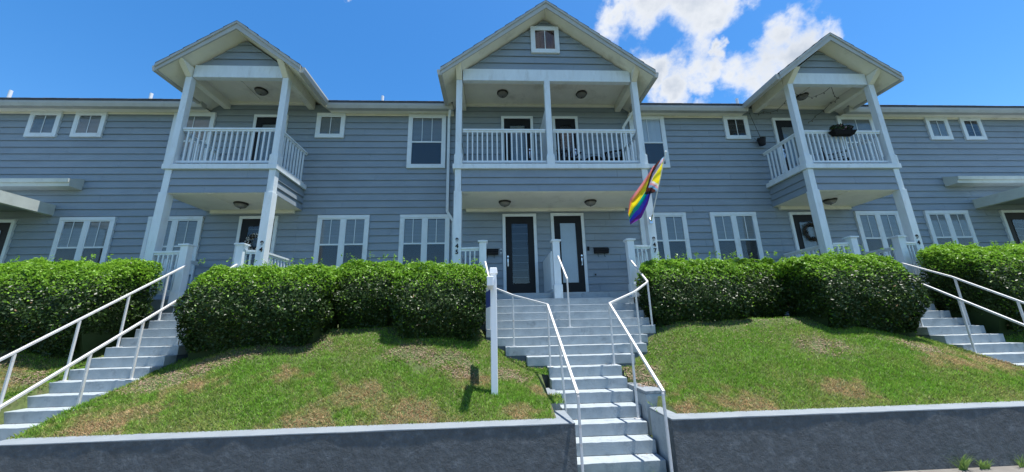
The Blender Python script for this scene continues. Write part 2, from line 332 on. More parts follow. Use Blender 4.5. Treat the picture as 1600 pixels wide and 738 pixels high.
parts = [grass_in(-13, 16, 5.09, 7.9, 5200), grass_in(-20, -13, 5.09, 7.9, 900), grass_in(16, 23, 5.09, 7.9, 900), grass_in(-6, .95, 5.08, 6.5, 1800), grass_in(2.3, 8, 5.08, 6.2, 1800)]
gx = np.concatenate([p[0] for p in parts]); gy = np.concatenate([p[1] for p in parts]); n = len(gx)
g0 = gz(gx, gy) - .005
# blades hanging over the cut banks beside the lowest steps
for sx_, sd_ in ((-7.2, -1), (-5.9, 1), (9.02, -1), (10.3, 1)):
    k_ = 2600; ey = rng.uniform(5.12, 7.2, k_); top_ = gz(np.full(k_, sx_ + sd_ * .02), ey); bot_ = Z0 + (ey - Y0) * R / T - .16; ok_ = top_ > bot_; ey, top_, bot_ = ey[ok_], top_[ok_], bot_[ok_]
    gx = np.append(gx, sx_ - sd_ * rng.uniform(-.03, .012, len(ey)) ); gy = np.append(gy, ey); g0 = np.append(g0, bot_ + (top_ - bot_) * rng.random(len(ey)))
n = len(gx)
dry = np.clip(field(DRY, gx, gy) * .8 + .22 * nz(gx, gy, 2.2, 1) + .05 + rng.normal(0, .14, n) + .22 * sm(5.5, 5.1, gy) + .3 * field(BARE, gx, gy), 0, 1)
h = rng.uniform(.026, .058, n) * (1 - .35 * dry); ang = rng.uniform(0, 2 * math.pi, n); wdt = rng.uniform(.004, .009, n); lean = rng.uniform(.01, .06, n); la = rng.uniform(0, 2 * math.pi, n)
P = np.zeros((n, 3, 3))
P[:, 0] = np.stack([gx - np.cos(ang) * wdt, gy - np.sin(ang) * wdt, g0], 1)
P[:, 1] = np.stack([gx + np.cos(ang) * wdt, gy + np.sin(ang) * wdt, g0], 1)
P[:, 2] = np.stack([gx + np.cos(la) * lean, gy + np.sin(la) * lean - .004, g0 + h], 1)
def tri_mesh(name, P, mats, midx=None, attr=None):
    n, k, _ = P.shape; me = bpy.data.meshes.new(name); me.vertices.add(n * k); me.vertices.foreach_set('co', P.reshape(-1).astype(np.float32))
    me.loops.add(n * k); me.loops.foreach_set('vertex_index', np.arange(n * k, dtype=np.int32)); me.polygons.add(n)
    me.polygons.foreach_set('loop_start', np.arange(0, n * k, k, dtype=np.int32))
    for m_ in mats: me.materials.append(M[m_])
    if midx is not None: me.polygons.foreach_set('material_index', midx.astype(np.int32))
    if attr is not None:
        a = me.attributes.new(attr[0], 'FLOAT', 'POINT'); a.data.foreach_set('value', np.repeat(attr[1], k).astype(np.float32))
    me.update(calc_edges=True); return me
me = tri_mesh('lawn_grass', P, ['grass'], attr=('dry', dry)); o = bpy.data.objects.new('lawn_grass', me); C.objects.link(o); o.location = (0, 0, E)
tag(o, 'clipped green lawn with brown dry patches on the banks above the retaining walls', 'grass', kind='stuff')
# leaf litter flakes near the hedges
lx = []; ly = []
for cx, cy, r in BARE:
    k = int(1600 * r); a = rng.uniform(0, 2 * math.pi, k); q = r * np.sqrt(rng.random(k)) * .95; lx.append(cx + q * np.cos(a)); ly.append(cy + q * np.sin(a) / 1.5)
k = 14000; lx.append(rng.uniform(-12, 15, k)); ly.append(rng.uniform(6.75, 7.7, k))
lx = np.concatenate(lx); ly = np.concatenate(ly); kp = np.ones(len(lx), bool)
for a, c in STAIRS: kp &= ~((lx > a - .05) & (lx < c + .05))
lx, ly = lx[kp], ly[kp]; n = len(lx); lz = gz(lx, ly) + rng.uniform(.0, .02, n); a = rng.uniform(0, 6.28, n); s_ = rng.uniform(.006, .02, n); t_ = rng.uniform(-.01, .012, n)
# a few flakes blown onto the steps
for (sa, sb) in ((-7.2, -5.9), (1.0, 2.17), (9.02, 10.3)):
    for n_ in range(0, 14):
        q_ = rng.integers(2, 9); lx = np.append(lx, rng.uniform(sa + .05, sb - .05, q_)); ly = np.append(ly, yn(n_ + 1) - np.abs(rng.normal(0, .06, q_)) - .01); lz = np.append(lz, np.full(q_, zn(n_) + .004))
        m_ = len(lx) - len(a); a = np.append(a, rng.uniform(0, 6.28, m_)); s_ = np.append(s_, rng.uniform(.005, .013, m_)); t_ = np.append(t_, rng.uniform(.001, .006, m_))
P = np.stack([np.stack([lx - np.cos(a) * s_, ly - np.sin(a) * s_, lz], 1), np.stack([lx + np.sin(a) * s_ * .6, ly - np.cos(a) * s_ * .6, lz + t_], 1), np.stack([lx + np.cos(a) * s_, ly + np.sin(a) * s_, lz + .006], 1), np.stack([lx - np.sin(a) * s_ * .6, ly + np.cos(a) * s_ * .6, lz + t_ * .5], 1)], 1)
me = tri_mesh('leaf_litter', P, ['litter']); o = bpy.data.objects.new('leaf_litter', me); C.objects.link(o); o.location = (0, 0, E)
tag(o, 'dry brown leaf litter lying on the bare ground in front of the hedges', 'leaf litter', kind='stuff')

# ------------------------------------------------------------------ townhouse
YW = 10.27; YP = 8.80
B = thing('townhouse_row', 'two-storey grey-blue clapboard townhouse row with three white gabled balcony porches', 'building', (1.58, YW, -1.2))
ZC = .885; PC = .2137
def board(fn, u0b, u1b, u0t, u1t, z0, z1, parent, d0=.041, d1=.010, mt='siding'):
    p = [fn(u0b, d0 - .011, z0), fn(u1b, d0 - .011, z0), fn(u1b, d0, z0), fn(u0b, d0, z0), fn(u0t, .0005, z1), fn(u1t, .0005, z1), fn(u1t, d1, z1), fn(u0t, d1, z1)]
    q = MB(); q.hexa(p); return q.build('siding_board', mt, parent)
def siding(fn, u0, u1, zs, parent, lo=None, hi=None, length=3.66):
    """zs: course bottoms incl. final top; lo/hi(z): bounds of the wall at height z (gables)"""
    for k in range(len(zs) - 1):
        z0 = zs[k]; z1 = zs[k + 1] + (.018 if k < len(zs) - 2 else 0)
        cut = [u0]; c = u0 - random.uniform(.3, 3.3) + length
        while c < u1 - .4:
            if c > u0 + .4: cut.append(c)
            c += length
        cut.append(u1)
        for i in range(len(cut) - 1):
            a, e = cut[i] + (.002 if i else 0), cut[i + 1] - (.002 if i < len(cut) - 2 else 0)
            ab, eb, at_, et = a, e, a, e
            if lo:
                ab, at_ = max(a, lo(z0)), max(a, lo(z1)); eb, et = min(e, hi(z0)), min(e, hi(z1))
                if eb - ab < .02: continue
                if et < at_: mid = (et + at_) / 2; at_, et = mid - .001, mid + .001
            board(fn, ab, eb, at_, et, z0, z1, parent)
front = lambda y: (lambda u, d, z: (u, y - d, z))
zs = [ZC + PC * k for k in range(-4, 28)] + [6.84]
for (a, c) in ((-19, -5.6), (-5.597, 8.73), (8.733, 23)):
    q = MB(); q.box(a, c, YW + .002, YW + .15, -.1, 6.84); wl = q.build('wall', 'siding', B)
    siding(front(YW), a, c, zs, wl)
q = MB(); q.box(-19, 23, YW + .152, 20, -1.0, 6.62); q.build('inner_wall', 'siding', B)
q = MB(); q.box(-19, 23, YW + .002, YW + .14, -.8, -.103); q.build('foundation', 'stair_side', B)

YV = YW - .014
def casing(x0, x1, z0, z1, w=.095, sill=True):
    q = MB(); f, k = YV - .062, YV - .004
    q.box(x0, x1, f - .006, k, z1 - w, z1); q.box(x0, x0 + w, f, k, z0, z1 - w - .0005); q.box(x1 - w, x1, f, k, z0, z1 - w - .0005)
    if sill: q.box(x0 + w + .0005, x1 - w - .0005, f - .004, k, z0, z0 + w)
    return q
def add_blind(p, x0, x1, z0, z1, mt='blind', tilt=.55):
    q = MB(); z = z1 - .02
    while z > z0 + .02:
        q.add([(x0 + .008, YV - .030, z), (x1 - .008, YV - .030, z), (x1 - .008, YV - .041, z - .041), (x0 + .008, YV - .041, z - .041)], [(0, 1, 2, 3)]); z -= .042
    o = q.build('blind', mt, p, fix=False); o['kind'] = 'stuff'
def light_unit(p, x0, x1, z0, z1, style, munt=1):
    """one sash light: frame, meeting rail, panes, blinds"""
    s = .035; f = YV - .056; zm = z0 + (z1 - z0) * (.47 if (z1 - z0) > 1 else 0)
    q = MB(); q.box(x0, x0 + s, f, YV - .005, z0, z1); q.box(x1 - s, x1, f, YV - .005, z0, z1); q.box(x0 + s, x1 - s, f, YV - .005, z1 - s, z1); q.box(x0 + s, x1 - s, f, YV - .005, z0, z0 + s)
    if zm > z0: q.box(x0 + s, x1 - s, f - .004, YV - .005, zm - .02, zm + .025)
    q.build('sash', 'trim', p)
    q = MB(); q.box(x0 + s, x1 - s, YV - .0265, YV - .0255, z0 + s, z1 - s); q.build('room_dark_panel', 'interior', p)  # flat sheet behind the pane, the room's darkness painted on it
    top0 = zm + .025 if zm > z0 else z0 + s
    q = MB(); q.box(x0 + s, x1 - s, YV - .047, YV - .045, top0, z1 - s); q.build('pane', 'glass', p)
    if zm > z0:
        q = MB(); q.box(x0 + s, x1 - s, YV - .047, YV - .045, z0 + s, zm - .02); q.build('pane', 'glass', p)
    q = MB()
    for i in range(munt):
        xm = x0 + s + (x1 - x0 - 2 * s) * (i + 1) / (munt + 1); q.box(xm - .009, xm + .009, YV - .053, YV - .048, top0, z1 - s)
    if munt: q.build('muntin', 'trim', p)
    if style in ('top', 'full', 'shade', 'red'):
        m_ = {'red': 'red_blind', 'shade': 'shade'}.get(style, 'blind')
        if style in ('red', 'shade'):
            q = MB(); n_ = 14; vs = []
            for i in range(n_ + 1):
                x = x0 + s + .01 + (x1 - x0 - 2 * s - .02) * i / n_; yy = YV - .033 + .004 * math.sin(i * 1.9); vs += [(x, yy, top0), (x, yy, z1 - s)]
            q.add(vs, [(2 * i, 2 * i + 2, 2 * i + 3, 2 * i + 1) for i in range(n_)]); q.build('curtain', m_, p, fix=False)
        else: add_blind(p, x0 + s, x1 - s, z0 + s if style == 'full' else top0, z1 - s, m_)
    if style in ('top', 'screen', 'shade') and zm > z0 and style != 'full':
        q = MB(); q.box(x0 + s, x1 - s, YV - .036, YV - .034, z0 + s, zm - .02); q.build('insect_screen', 'screen', p)
def window(x0, x1, z0, z1, style, lights=1, munt=1):
    p = casing(x0, x1, z0, z1).build('window', 'trim', B); w_ = .095
    if lights == 1: light_unit(p, x0 + w_, x1 - w_, z0 + w_, z1 - w_, style, munt)
    else:
        xm = (x0 + x1) / 2; q = MB(); q.box(xm - .05, xm + .05, YV - .060, YV - .005, z0 + w_ + .0005, z1 - w_ - .0005); q.build('mullion', 'trim', p)
        st = style if isinstance(style, (list, tuple)) else (style, style)
        light_unit(p, x0 + w_, xm - .05, z0 + w_, z1 - w_, st[0], munt); light_unit(p, xm + .05, x1 - w_, z0 + w_, z1 - w_, st[1], munt)
    return p
for a, c, st in ((-12.02, -10.56, 'top'), (-9.68, -8.21, 'full'), (-5.04, -3.58, ('top', 'top')), (-2.70, -1.27, 'top'), (4.40, 5.84, 'top'), (6.60, 8.05, 'top'), (11.26, 12.69, 'top'), (13.57, 15.02, 'top')):
    window(a, c, 1.55, 3.205, st, 2)
for a, c, st in ((-13.70, -12.83, 'full'), (-12.43, -11.56, 'full'), (-5.40, -4.54, 'full'), (7.57, 8.39, 'none'), (14.63, 15.42, 'full'), (15.88, 16.63, 'none')):
    window(a, c, 5.685, 6.525, st, 1)
window(-2.60, -1.44, 4.68, 6.505, 'top', 1, 2); window(4.42, 5.57, 4.68, 6.505, 'shade', 1, 1)
window(-9.62, -8.42, 4.68, 6.52, 'full', 1, 1); window(11.50, 12.76, 4.68, 6.55, 'full', 1, 1)

def door(x0, x1, z0, z1, glass='reflect', hinge_left=True, label=None):
    w_ = .085; p = casing(x0, x1, z0, z1, w_, sill=False).build('door', 'trim', B)
    if label: p['label'] = label
    a, c = x0 + w_, x1 - w_; t = z1 - w_; gx0, gx1 = a + (c - a) * .19, c - (c - a) * .19; g0_, g1_ = z0 + .36, t - .2
    q = MB(); f, k = YV - .048, YV - .004
    q.box(a, gx0, f, k, z0 + .03, t); q.box(gx1, c, f, k, z0 + .03, t); q.box(gx0, gx1, f, k, g1_, t); q.box(gx0, gx1, f, k, z0 + .03, g0_)
    q.build('door_leaf', 'door', p)
    q = MB(); m_ = .025
    for bx in ((gx0, gx0 + m_, g0_, g1_), (gx1 - m_, gx1, g0_, g1_), (gx0 + m_, gx1 - m_, g1_ - m_, g1_), (gx0 + m_, gx1 - m_, g0_, g0_ + m_)): q.box(bx[0], bx[1], f - .006, f + .004, bx[2], bx[3])
    q.build('glass_moulding', 'door', p)
    q = MB(); q.box(gx0 + m_, gx1 - m_, YV - .0265, YV - .0255, g0_, g1_); q.build('room_dark_panel', 'interior', p)
    if glass == 'blind': add_blind(p, gx0 + m_, gx1 - m_, g0_ + m_, g1_ - m_, 'blind', .8)
    if glass == 'shade':
        q = MB(); q.box(gx0 + m_, gx1 - m_, YV - .036, YV - .034, g0_ + m_, g1_ - m_); q.build('door_shade', 'shade', p)
    q = MB(); q.box(gx0 + m_, gx1 - m_, YV - .046, YV - .044, g0_ + m_, g1_ - m_); q.build('pane', 'glass', p)
    hx = (c - .055) if hinge_left else (a + .055); zh = z0 + 1.0
    q = MB(); q.cyl((hx, f - .002, zh + .16), (hx, f - .03, zh + .16), .028, 14); q.box(hx - .018, hx + .018, f - .012, f - .001, zh - .12, zh + .1)
    q.cyl((hx, f - .012, zh), (hx, f - .06, zh), .012, 10); q.cyl((hx, f - .055, zh + .01), (hx, f - .05, zh - .10), .011, 10); q.build('handle', 'chrome', p, smooth=False)
    q = MB(); q.box(x0, x1, YV - .11, YV - .003, z0 - .01, z0 + .025); q.build('threshold', 'gutter', p)
    return p
ZP = zn(15)
door(.275, 1.275, ZP, 3.205, 'reflect', False); door(1.71, 2.70, ZP, 3.215, 'shade', True)
door(-7.21, -6.15, ZP, 3.2, 'reflect', True); door(9.12, 10.10, ZP, 3.19, 'blind', False); door(-14.3, -13.17, ZP, 3.15, 'shade', True); door(16.15, 17.25, ZP, 3.2, 'reflect', False)
ZD = 4.13
door(.29, 1.30, ZD, 6.455, 'blind', True); door(1.92, 2.74, ZD, 6.46, 'reflect', True); door(-7.27, -6.27, ZD, 6.455, 'blind', True); door(9.24, 10.2, ZD, 6.45, 'blind', False)

# main roof, eaves
YE = 9.86; ZE = 6.70; sl_ = .40
for (a, c) in ((-19.6, 23.6),):
    q = MB(); q.prism([(YW + .03, ZE + .20), (16, ZE + sl_ * 6.17), (22, ZE), (22, ZE - .05), (16, ZE + sl_ * 6.17 - .05), (YW + .03, ZE + .16)], 'x', a, c); rf = q.build('main_roof', 'shingle', B)
# ragged shingle row at the eave
gaps = [(-19.6, -8.58), (-4.97, -1.2), (4.4, 8.2), (11.6, 23.6)]
for (a, c) in gaps:
    x = a; q = MB(); q.prism([(YE - .03, ZE), (YW + .028, ZE + .19), (YW + .028, ZE + .15), (YE - .03, ZE - .035)], 'x', a, c); q.build('eave_roof', 'shingle', rf)
    while x < c - .02:
        w_ = min(random.uniform(.28, .36), c - x); q = MB(); z = ZE + .004 + random.uniform(0, .006)
        q.hexa([(x + .004, YE - .045 - random.uniform(0, .012), z - .004), (x + w_ - .004, YE - .045, z - .004), (x + w_ - .004, YE + .25, z + .10), (x + .004, YE + .25, z + .10), (x + .004, YE - .045, z + .012), (x + w_ - .004, YE - .045, z + .012), (x + w_ - .004, YE + .25, z + .118), (x + .004, YE + .25, z + .118)])
        q.build('shingle', 'shingle', rf); x += w_
    q = MB(); q.prism([(YE, ZE - .215), (YE + .12, ZE - .215), (YE + .12, ZE - .03), (YE - .01, ZE - .03), (YE - .035, ZE - .07), (YE - .03, ZE - .13)], 'x', a, c); q.build('gutter', 'gutter', B)
    q = MB(); q.box(a, c, YE + .125, YE + .16, ZE - .2, ZE - .036); q.build('fascia', 'gutter', B)
    q = MB(); q.box(a, c, YE + .125, YW + .05, ZE - .185, ZE - .165); q.build('soffit', 'soffit', B)
    q = MB(); q.box(a, c, YW - .05, YW - .001, ZE - .245, ZE - .188); q.build('frieze_board', 'soffit', B)
for x, y, zt in ((-15.6, 11.0, 7.78), (-11.24, 11.0, 7.72), (-3.72, 11.0, 7.70), (8.8, 11.0, 7.72), (12.6, 11.2, 7.80)):
    q = MB(); q.cyl((x, y, 7.0), (x, y, zt), .045, 12); v = q.build('vent_pipe', 'pvc', B); q = MB(); q.cyl((x, y, 7.1), (x, y, 7.25), .11, 12, .06); q.build('pipe_flashing', 'gutter', v)

def fixture(x, y, z):
    q = MB(); q.lathe((x, y, z), [(.001, -.001), (.17, -.001), (.175, -.02), (.155, -.05), (.145, -.05)], 24); f = q.build('ceiling_light', 'bronze', B, smooth=True)
    q = MB(); q.lathe((x, y, z), [(.15, -.045), (.145, -.075), (.115, -.11), (.06, -.135), (.02, -.14), (.001, -.14)], 24); q.build('lamp_shade', 'lampglass', f, smooth=True)
    q = MB(); q.lathe((x, y, z), [(.001, -.165), (.014, -.16), (.018, -.145), (.012, -.135)], 10); q.build('finial', 'bronze', f, smooth=True)

BAL = None
def baluster_row(rail, p, q, z0, z1, sp=.135, w_=.034):
    p, q = Vector(p), Vector(q); n_ = max(2, round((q - p).length / sp)); first = None
    for i in range(1, n_):
        c = p.lerp(q, i / n_)
        if first is None:
            m_ = MB(); m_.box(c.x - w_ / 2, c.x + w_ / 2, c.y - w_ / 2, c.y + w_ / 2, z0, z1); first = m_.build('baluster', 'post', rail)
        else: copyobj(first, (c.x, c.y, z0), rail)
def railing(parent, p, q, ztop=5.2, zbot=4.2, name='railing', sp=.135):
    p, q = Vector((*p, 0)), Vector((*q, 0)); m_ = MB()
    m_.beam(p + Vector((0, 0, ztop - .03)), q + Vector((0, 0, ztop - .03)), .085, .045); m_.beam(p + Vector((0, 0, ztop - .075)), q + Vector((0, 0, ztop - .075)), .04, .046)
    r = m_.build(name, 'post', parent)
    m_ = MB(); m_.beam(p + Vector((0, 0, zbot + .02)), q + Vector((0, 0, zbot + .02)), .045, .06); m_.build('bottom_rail', 'post', r)
    baluster_row(r, p, q, zbot + .052, ztop - .097, sp); return r

def porch(x0, x1, posts, cx, half, apex, slope, sides, lights, ngab):
    """two-storey gabled porch; x0/x1 are post centre lines"""
    xa, xb = x0 - .09, x1 + .09
    # deck
    q = MB(); q.box(xa + .056, xb - .056, YP + .03, YW - .03, 3.42, 4.10); dk = q.build('balcony_deck', 'deck', B)
    q = MB(); q.box(xa + .03, xb - .03, YP + .0, YW - .03, 3.364, 3.374); q.build('porch_ceiling', 'soffit', dk)
    q = MB(); q.box(xa + .2, xb - .2, YW - .12, YW - .03, 3.27, 3.363); q.build('ledger_trim', 'soffit', dk)
    for xx in np.arange(xa + 1.1, xb - .5, 1.22):
        q = MB(); q.box(xx, xx + .055, YP + .06, YW - .12, 3.352, 3.363); q.build('ceiling_batten', 'soffit', dk)
    zz = [3.375, 3.575, 3.77, 4.0]
    siding(front(YP + .028), xa + .18, xb - .18, zz, dk)
    siding(lambda u, d, z: (xa + .055 - d, u, z), YP + .12, YW - .03, zz, dk); siding(lambda u, d, z: (xb - .055 + d, u, z), YP + .12, YW - .03, zz, dk)
    q = MB(); q.box(xa - .05, xb + .032, YP - .06, YP + .02, 4.003, 4.132); q.box(xa - .05, xa + .03, YP + .021, YW - .03, 4.003, 4.132); q.box(xb - .03, xb + .032, YP + .021, YW - .03, 4.003, 4.132)
    q.build('belt_board', 'post', dk)
    q = MB()
    yy = YP + .03
    n_ = 9
    for i in range(n_):
        ya = YP + .03 + (YW - .03 - YP - .03) * i / n_; q.box(xa + .035, xb - .035, ya + .003, ya + (YW - YP - .06) / n_ - .003, 4.102, 4.126)
    o = q.build('deck_planking', 'deck', dk); o['kind'] = 'stuff'
    # posts
    for px in posts:
        q = MB(); q.box(px - .08, px + .08, YP - .02, YP + .14, 4.135, 6.69); q.box(px - .105, px + .105, YP - .045, YP + .165, 4.136, 4.40); q.box(px - .09, px + .09, YP - .03, YP + .15, 4.40, 4.43)
        q.build('upper_post', 'post', B, bevel=.006)
    for px in (posts[0], posts[-1]):
        q = MB(); q.box(px - .082, px + .082, YP - .012, YP + .15, 3.39, 4.0); q.box(px - .10, px + .10, YP - .03, YP + .17, ZP + .002, 3.388); q.box(px - .125, px + .125, YP - .055, YP + .195, ZP + .003, ZP + .28)
        q.build('lower_post', 'post', B, bevel=.006)
    # top beam + side beams
    q = MB(); q.box(xa + .19, xb - .19, YP - .01, YP + .13, 6.692, 7.06); q.build('front_beam', 'post', B)
    for px in (x0, x1):
        q = MB(); q.box(px - .085, px + .085, YP + .14, YW - .03, 6.66, 6.98); q.build('side_beam', 'soffit', B)
        q = MB(); q.hexa([(px - .075, YP - .03, 6.692), (px + .075, YP - .03, 6.692), (px + .075, YP + .13, 6.692), (px - .075, YP + .13, 6.692), (px - .075, 8.42, 6.98), (px + .075, 8.42, 6.98), (px + .075, YP + .13, 6.98), (px - .075, YP + .13, 6.98)]); q.build('bracket', 'soffit', B)
    q = MB(); q.box(xa + .18, xb - .18, YP + .135, YW - .03, 6.895, 6.92); q.build('balcony_ceiling', 'soffit', B)
    q = MB(); q.box(xa + .18, xb - .18, YW - .09, YW - .03, 6.80, 6.892); q.build('ceiling_trim', 'soffit', B)
    for xx in np.arange(xa + 1.1, xb - .5, 1.22):
        q = MB(); q.box(xx, xx + .055, YP + .15, YW - .1, 6.872, 6.893); q.build('ceiling_batten', 'soffit', B)
    # gable siding
    gw_lo = lambda z: cx - (apex - .24 - z) / slope; gw_hi = lambda z: cx + (apex - .24 - z) / slope
    q = MB(); q.prism([(gw_lo(7.05), 7.05), (gw_hi(7.05), 7.05), (cx, apex - .24)], 'y', YP + .05, YP + .12); gb = q.build('gable_wall', 'siding', B)
    gz_ = [7.062 + .232 * i for i in range(ngab)]; gz_ = [z for z in gz_ if z < apex - .3] + [apex - .26]
    siding(front(YP + .048), xa, xb, gz_, gb, gw_lo, gw_hi)
    # roof
    za = apex; zt = apex - slope * half; th = .17; yf, yb = 8.40, 16.0
    for s in (-1, 1):
        q = MB(); e = cx + s * half
        q.prism([(cx, za - .012), (e, zt - .012), (e, zt - .045), (cx, za - .045)], 'y', yf - .02, yb); r = q.build('gable_roof', 'shingle', B)
        q = MB(); q.prism([(cx, za - .048), (e, zt - .048), (e, zt - th), (cx, za - th - .02)], 'y', yf + .035, 13.0 if half < 2 else 14.5); q.build('gable_soffit', 'soffit', B)
        q = MB(); q.prism([(cx + s * .001, za - .046), (e + s * .01, zt - .046), (e + s * .01, zt - .20), (cx + s * .001, za - .235)], 'y', yf, yf + .033); q.build('rake_board', 'gutter', B)
        q = MB(); q.prism([(cx + s * .001, za + .004), (e + s * .03, zt + .004 - .03 * slope), (e + s * .03, zt - .085 - .03 * slope), (cx + s * .001, za - .07)], 'y', yf - .026, yf - .003); q.build('drip_edge', 'gutter', B)
        q = MB(); q.prism([(e - s * .02, zt - .215), (e + s * .09, zt - .20), (e + s * .12, zt - .09), (e + s * .115, zt - .04), (e - s * .02, zt - .04)], 'y', yf + .02, YE + .02); q.build('gutter', 'gutter', B)
        # shingle courses showing at the rake edge
        k = int(half / .28)
        for i in range(k):
            f0, f1 = i / k, (i + 1) / k
            ax, bx_ = cx + s * half * f0, cx + s * half * f1; azz, bz = za - slope * half * f0, za - slope * half * f1
            q = MB(); q.prism([(ax, azz - .008), (bx_ + s * .02, bz + .004 - .0), (bx_ + s * .02, bz + .014), (ax, azz + .004)], 'y', yf - .03, yf + .5); q.build('shingle', 'shingle', r)
    # railings
    pts = list(posts)
    for a, c in zip(pts[:-1], pts[1:]): railing(B, (a + .105, YP + .06), (c - .105, YP + .06), 5.2, 4.215)
    for s in sides:
        xx = x0 if s < 0 else x1; railing(B, (xx, YP + .17), (xx, YW - .03), 5.2, 4.19)
    for lx_ in lights: fixture(lx_, 9.62, 6.893); fixture(lx_, 9.56, 3.363)
porch(-8.13, -5.60, (-8.13, -5.60), -6.84, 1.80, 8.15, .76, (-1, 1), (-6.78,), 6)
porch(8.74, 11.25, (8.74, 11.25), 9.94, 1.80, 8.13, .76, (-1, 1), (9.88,), 6)
porch(-.90, 4.08, (-.90, 1.56, 4.08), 1.585, 2.93, 9.06, .782, (-1, 1), (.33, 2.76), 9)
# gable attic window (in front of the gable siding)
yg = YP + .02
q = MB(); gx0, gx1, g0_, g1_ = 1.155, 1.985, 7.62, 8.53; w_ = .13; f = YP - .035
q.box(gx0, gx1, f, YP + .03, g1_ - w_, g1_); q.box(gx0, gx1, f, YP + .03, g0_, g0_ + w_); q.box(gx0, gx0 + w_, f, YP + .03, g0_ + w_, g1_ - w_); q.box(gx1 - w_, gx1, f, YP + .03, g0_ + w_, g1_ - w_)
aw = q.build('window', 'trim', B)
for a, c in ((gx0 + w_, 1.56), (1.58, gx1 - w_)):
    q = MB(); n_ = 8; vs = []
    for i in range(n_ + 1): x = a + (c - a) * i / n_; vs += [(x, YP - .001 + .005 * math.sin(i * 2.1), g0_ + w_), (x, YP - .001 + .005 * math.sin(i * 2.1), g1_ - w_)]
    q.add(vs, [(2 * i, 2 * i + 2, 2 * i + 3, 2 * i + 1) for i in range(n_)]); q.build('curtain', 'red_blind', aw, fix=False)
    q = MB(); q.box(a, c, YP - .016, YP - .014, g0_ + w_, g1_ - w_); q.build('pane', 'glass', aw)
q = MB(); q.box(1.56, 1.58, YP - .024, YP + .0, g0_ + w_, g1_ - w_); q.build('muntin', 'trim', aw)
# partitions of the middle porch
q = MB(); q.box(1.50, 1.56, YP + .17, YW - .03, 4.135, 5.93); q.build('balcony_partition', 'trim', B)
q = MB(); q.box(1.44, 1.50, 8.80, YW - .03, ZP + .003, 1.78); pt = q.build('porch_partition', 'post', B)
for i in range(9):
    y = 8.84 + i * .155; q = MB(); q.box(1.422, 1.439, y, y + .13, ZP + .08, 1.74); q.build('panel_board', 'post', pt)
# porch floors
for a, c, l, r in ((-1.03, 4.2, 0, 3.1), (-8.26, -5.47, 0, 0), (8.60, 11.38, 0, 0)):
    q = MB(); q.box(a, c, yn(15) + .002, YW - .004, -.6, ZP); q.build('porch_floor', 'step', B, bevel=.008)
def newel(x, y, z0, z1, w_=.085, parent=None):
    q = MB(); q.box(x - w_, x + w_, y - w_, y + w_, z0, z1 - .05); q.box(x - w_ - .018, x + w_ + .018, y - w_ - .018, y + w_ + .018, z0 + .001, z0 + .33)
    n_ = q.build('newel_post', 'post', B, bevel=.006)
    q = MB(); e = w_ + .035; q.box(x - e, x + e, y - e, y + e, z1 - .05, z1 - .015)
    q.hexa([(x - e + .01, y - e + .01, z1 - .0145), (x + e - .01, y - e + .01, z1 - .0145), (x + e - .01, y + e - .01, z1 - .0145), (x - e + .01, y + e - .01, z1 - .0145), (x - .02, y - .02, z1 + .015), (x + .02, y - .02, z1 + .015), (x + .02, y + .02, z1 + .015), (x - .02, y + .02, z1 + .015)])
    q.build('post_cap', 'post', n_)
for x, zb in ((-.26, .6), (1.55, .6), (3.43, .6), (-7.25, .6), (-5.99, .6), (9.32, .6), (10.62, .6)): newel(x, 8.72, zn(14) + .002, 2.05)
for p_, q_ in (((-.80, 8.80), (-.35, 8.75)), ((3.52, 8.75), (3.97, 8.80)), ((-8.02, 8.80), (-7.34, 8.75)), ((-5.9, 8.75), (-5.71, 8.80)), ((8.85, 8.80), (9.23, 8.75)), ((10.71, 8.75), (11.14, 8.80))):
    railing(B, p_, q_, 1.9, .92, 'porch_railing', .11)
for xs_ in (-.9, 4.08, -8.13, -5.6, 8.74, 11.25):
    railing(B, (xs_, YP + .2), (xs_, YW - .03), 1.9, .92, 'porch_railing', .135)
# downspouts
def spout(pts, w_=.075):
    q = MB()
    for a, c in zip(pts[:-1], pts[1:]): q.beam(a, c, w_, .055, up=(0, 1, 0))
    return q.build('downspout', 'trim', B)
spout([(-1.28, 9.92, 6.50), (-1.34, 10.13, 6.32), (-1.34, 10.17, 3.28), (-1.16, 10.17, 2.98), (-1.13, 10.17, .4)])
spout([(4.48, 9.86, 6.50), (4.18, 10.14, 6.05), (4.16, 10.17, 4.3)])
# end porch canopies
for s, xe, xb_, xf in ((-1, -11.70, -12.35, -19), (1, 14.60, 15.45, 23)):
    a, c = (xf, xe) if s < 0 else (xe, xf)
    q = MB(); q.prism([(YW - .36, 4.02), (YW - .03, 4.02), (YW - .03, 4.36), (YW - .37, 4.235)], 'x', a, c); cn = q.build('porch_canopy', 'canopy', B)
    q = MB(); q.prism([(YW - .41, 4.12), (YW - .365, 4.12), (YW - .365, 4.235), (YW - .42, 4.225)], 'x', a, c); q.build('gutter', 'canopy', cn)
    a2, c2 = (xf, xb_ - .16) if s < 0 else (xb_ + .16, xf)
    q = MB(); q.box(min(xb_, xb_ + .0) - .075, xb_ + .075, 8.4, YW - .03, 3.27, 3.57); q.build('canopy_beam', 'canopy', cn)
    q = MB(); q.box(a2, c2, 8.4, YW - .03, 3.40, 3.44); q.build('canopy_ceiling', 'siding', cn)
    px = xb_; q = MB(); q.box(px - .09, px + .09, 8.42, 8.6, -.2, 3.268); q.build('canopy_post', 'post', cn)
# house numbers on posts
for s, px, z, dz in (('945', -.90, 2.08, .15), ('947', 4.08, 2.05, .15), ('94', -5.58, 2.06, .16), ('94', 11.22, 2.03, .16)):
    for i, ch in enumerate(s): text_mesh(ch, .15, .006, 'house_number', 'black', B, (px + (.0 if px < 0 else .01), YP - .038, z - dz * i), .004)
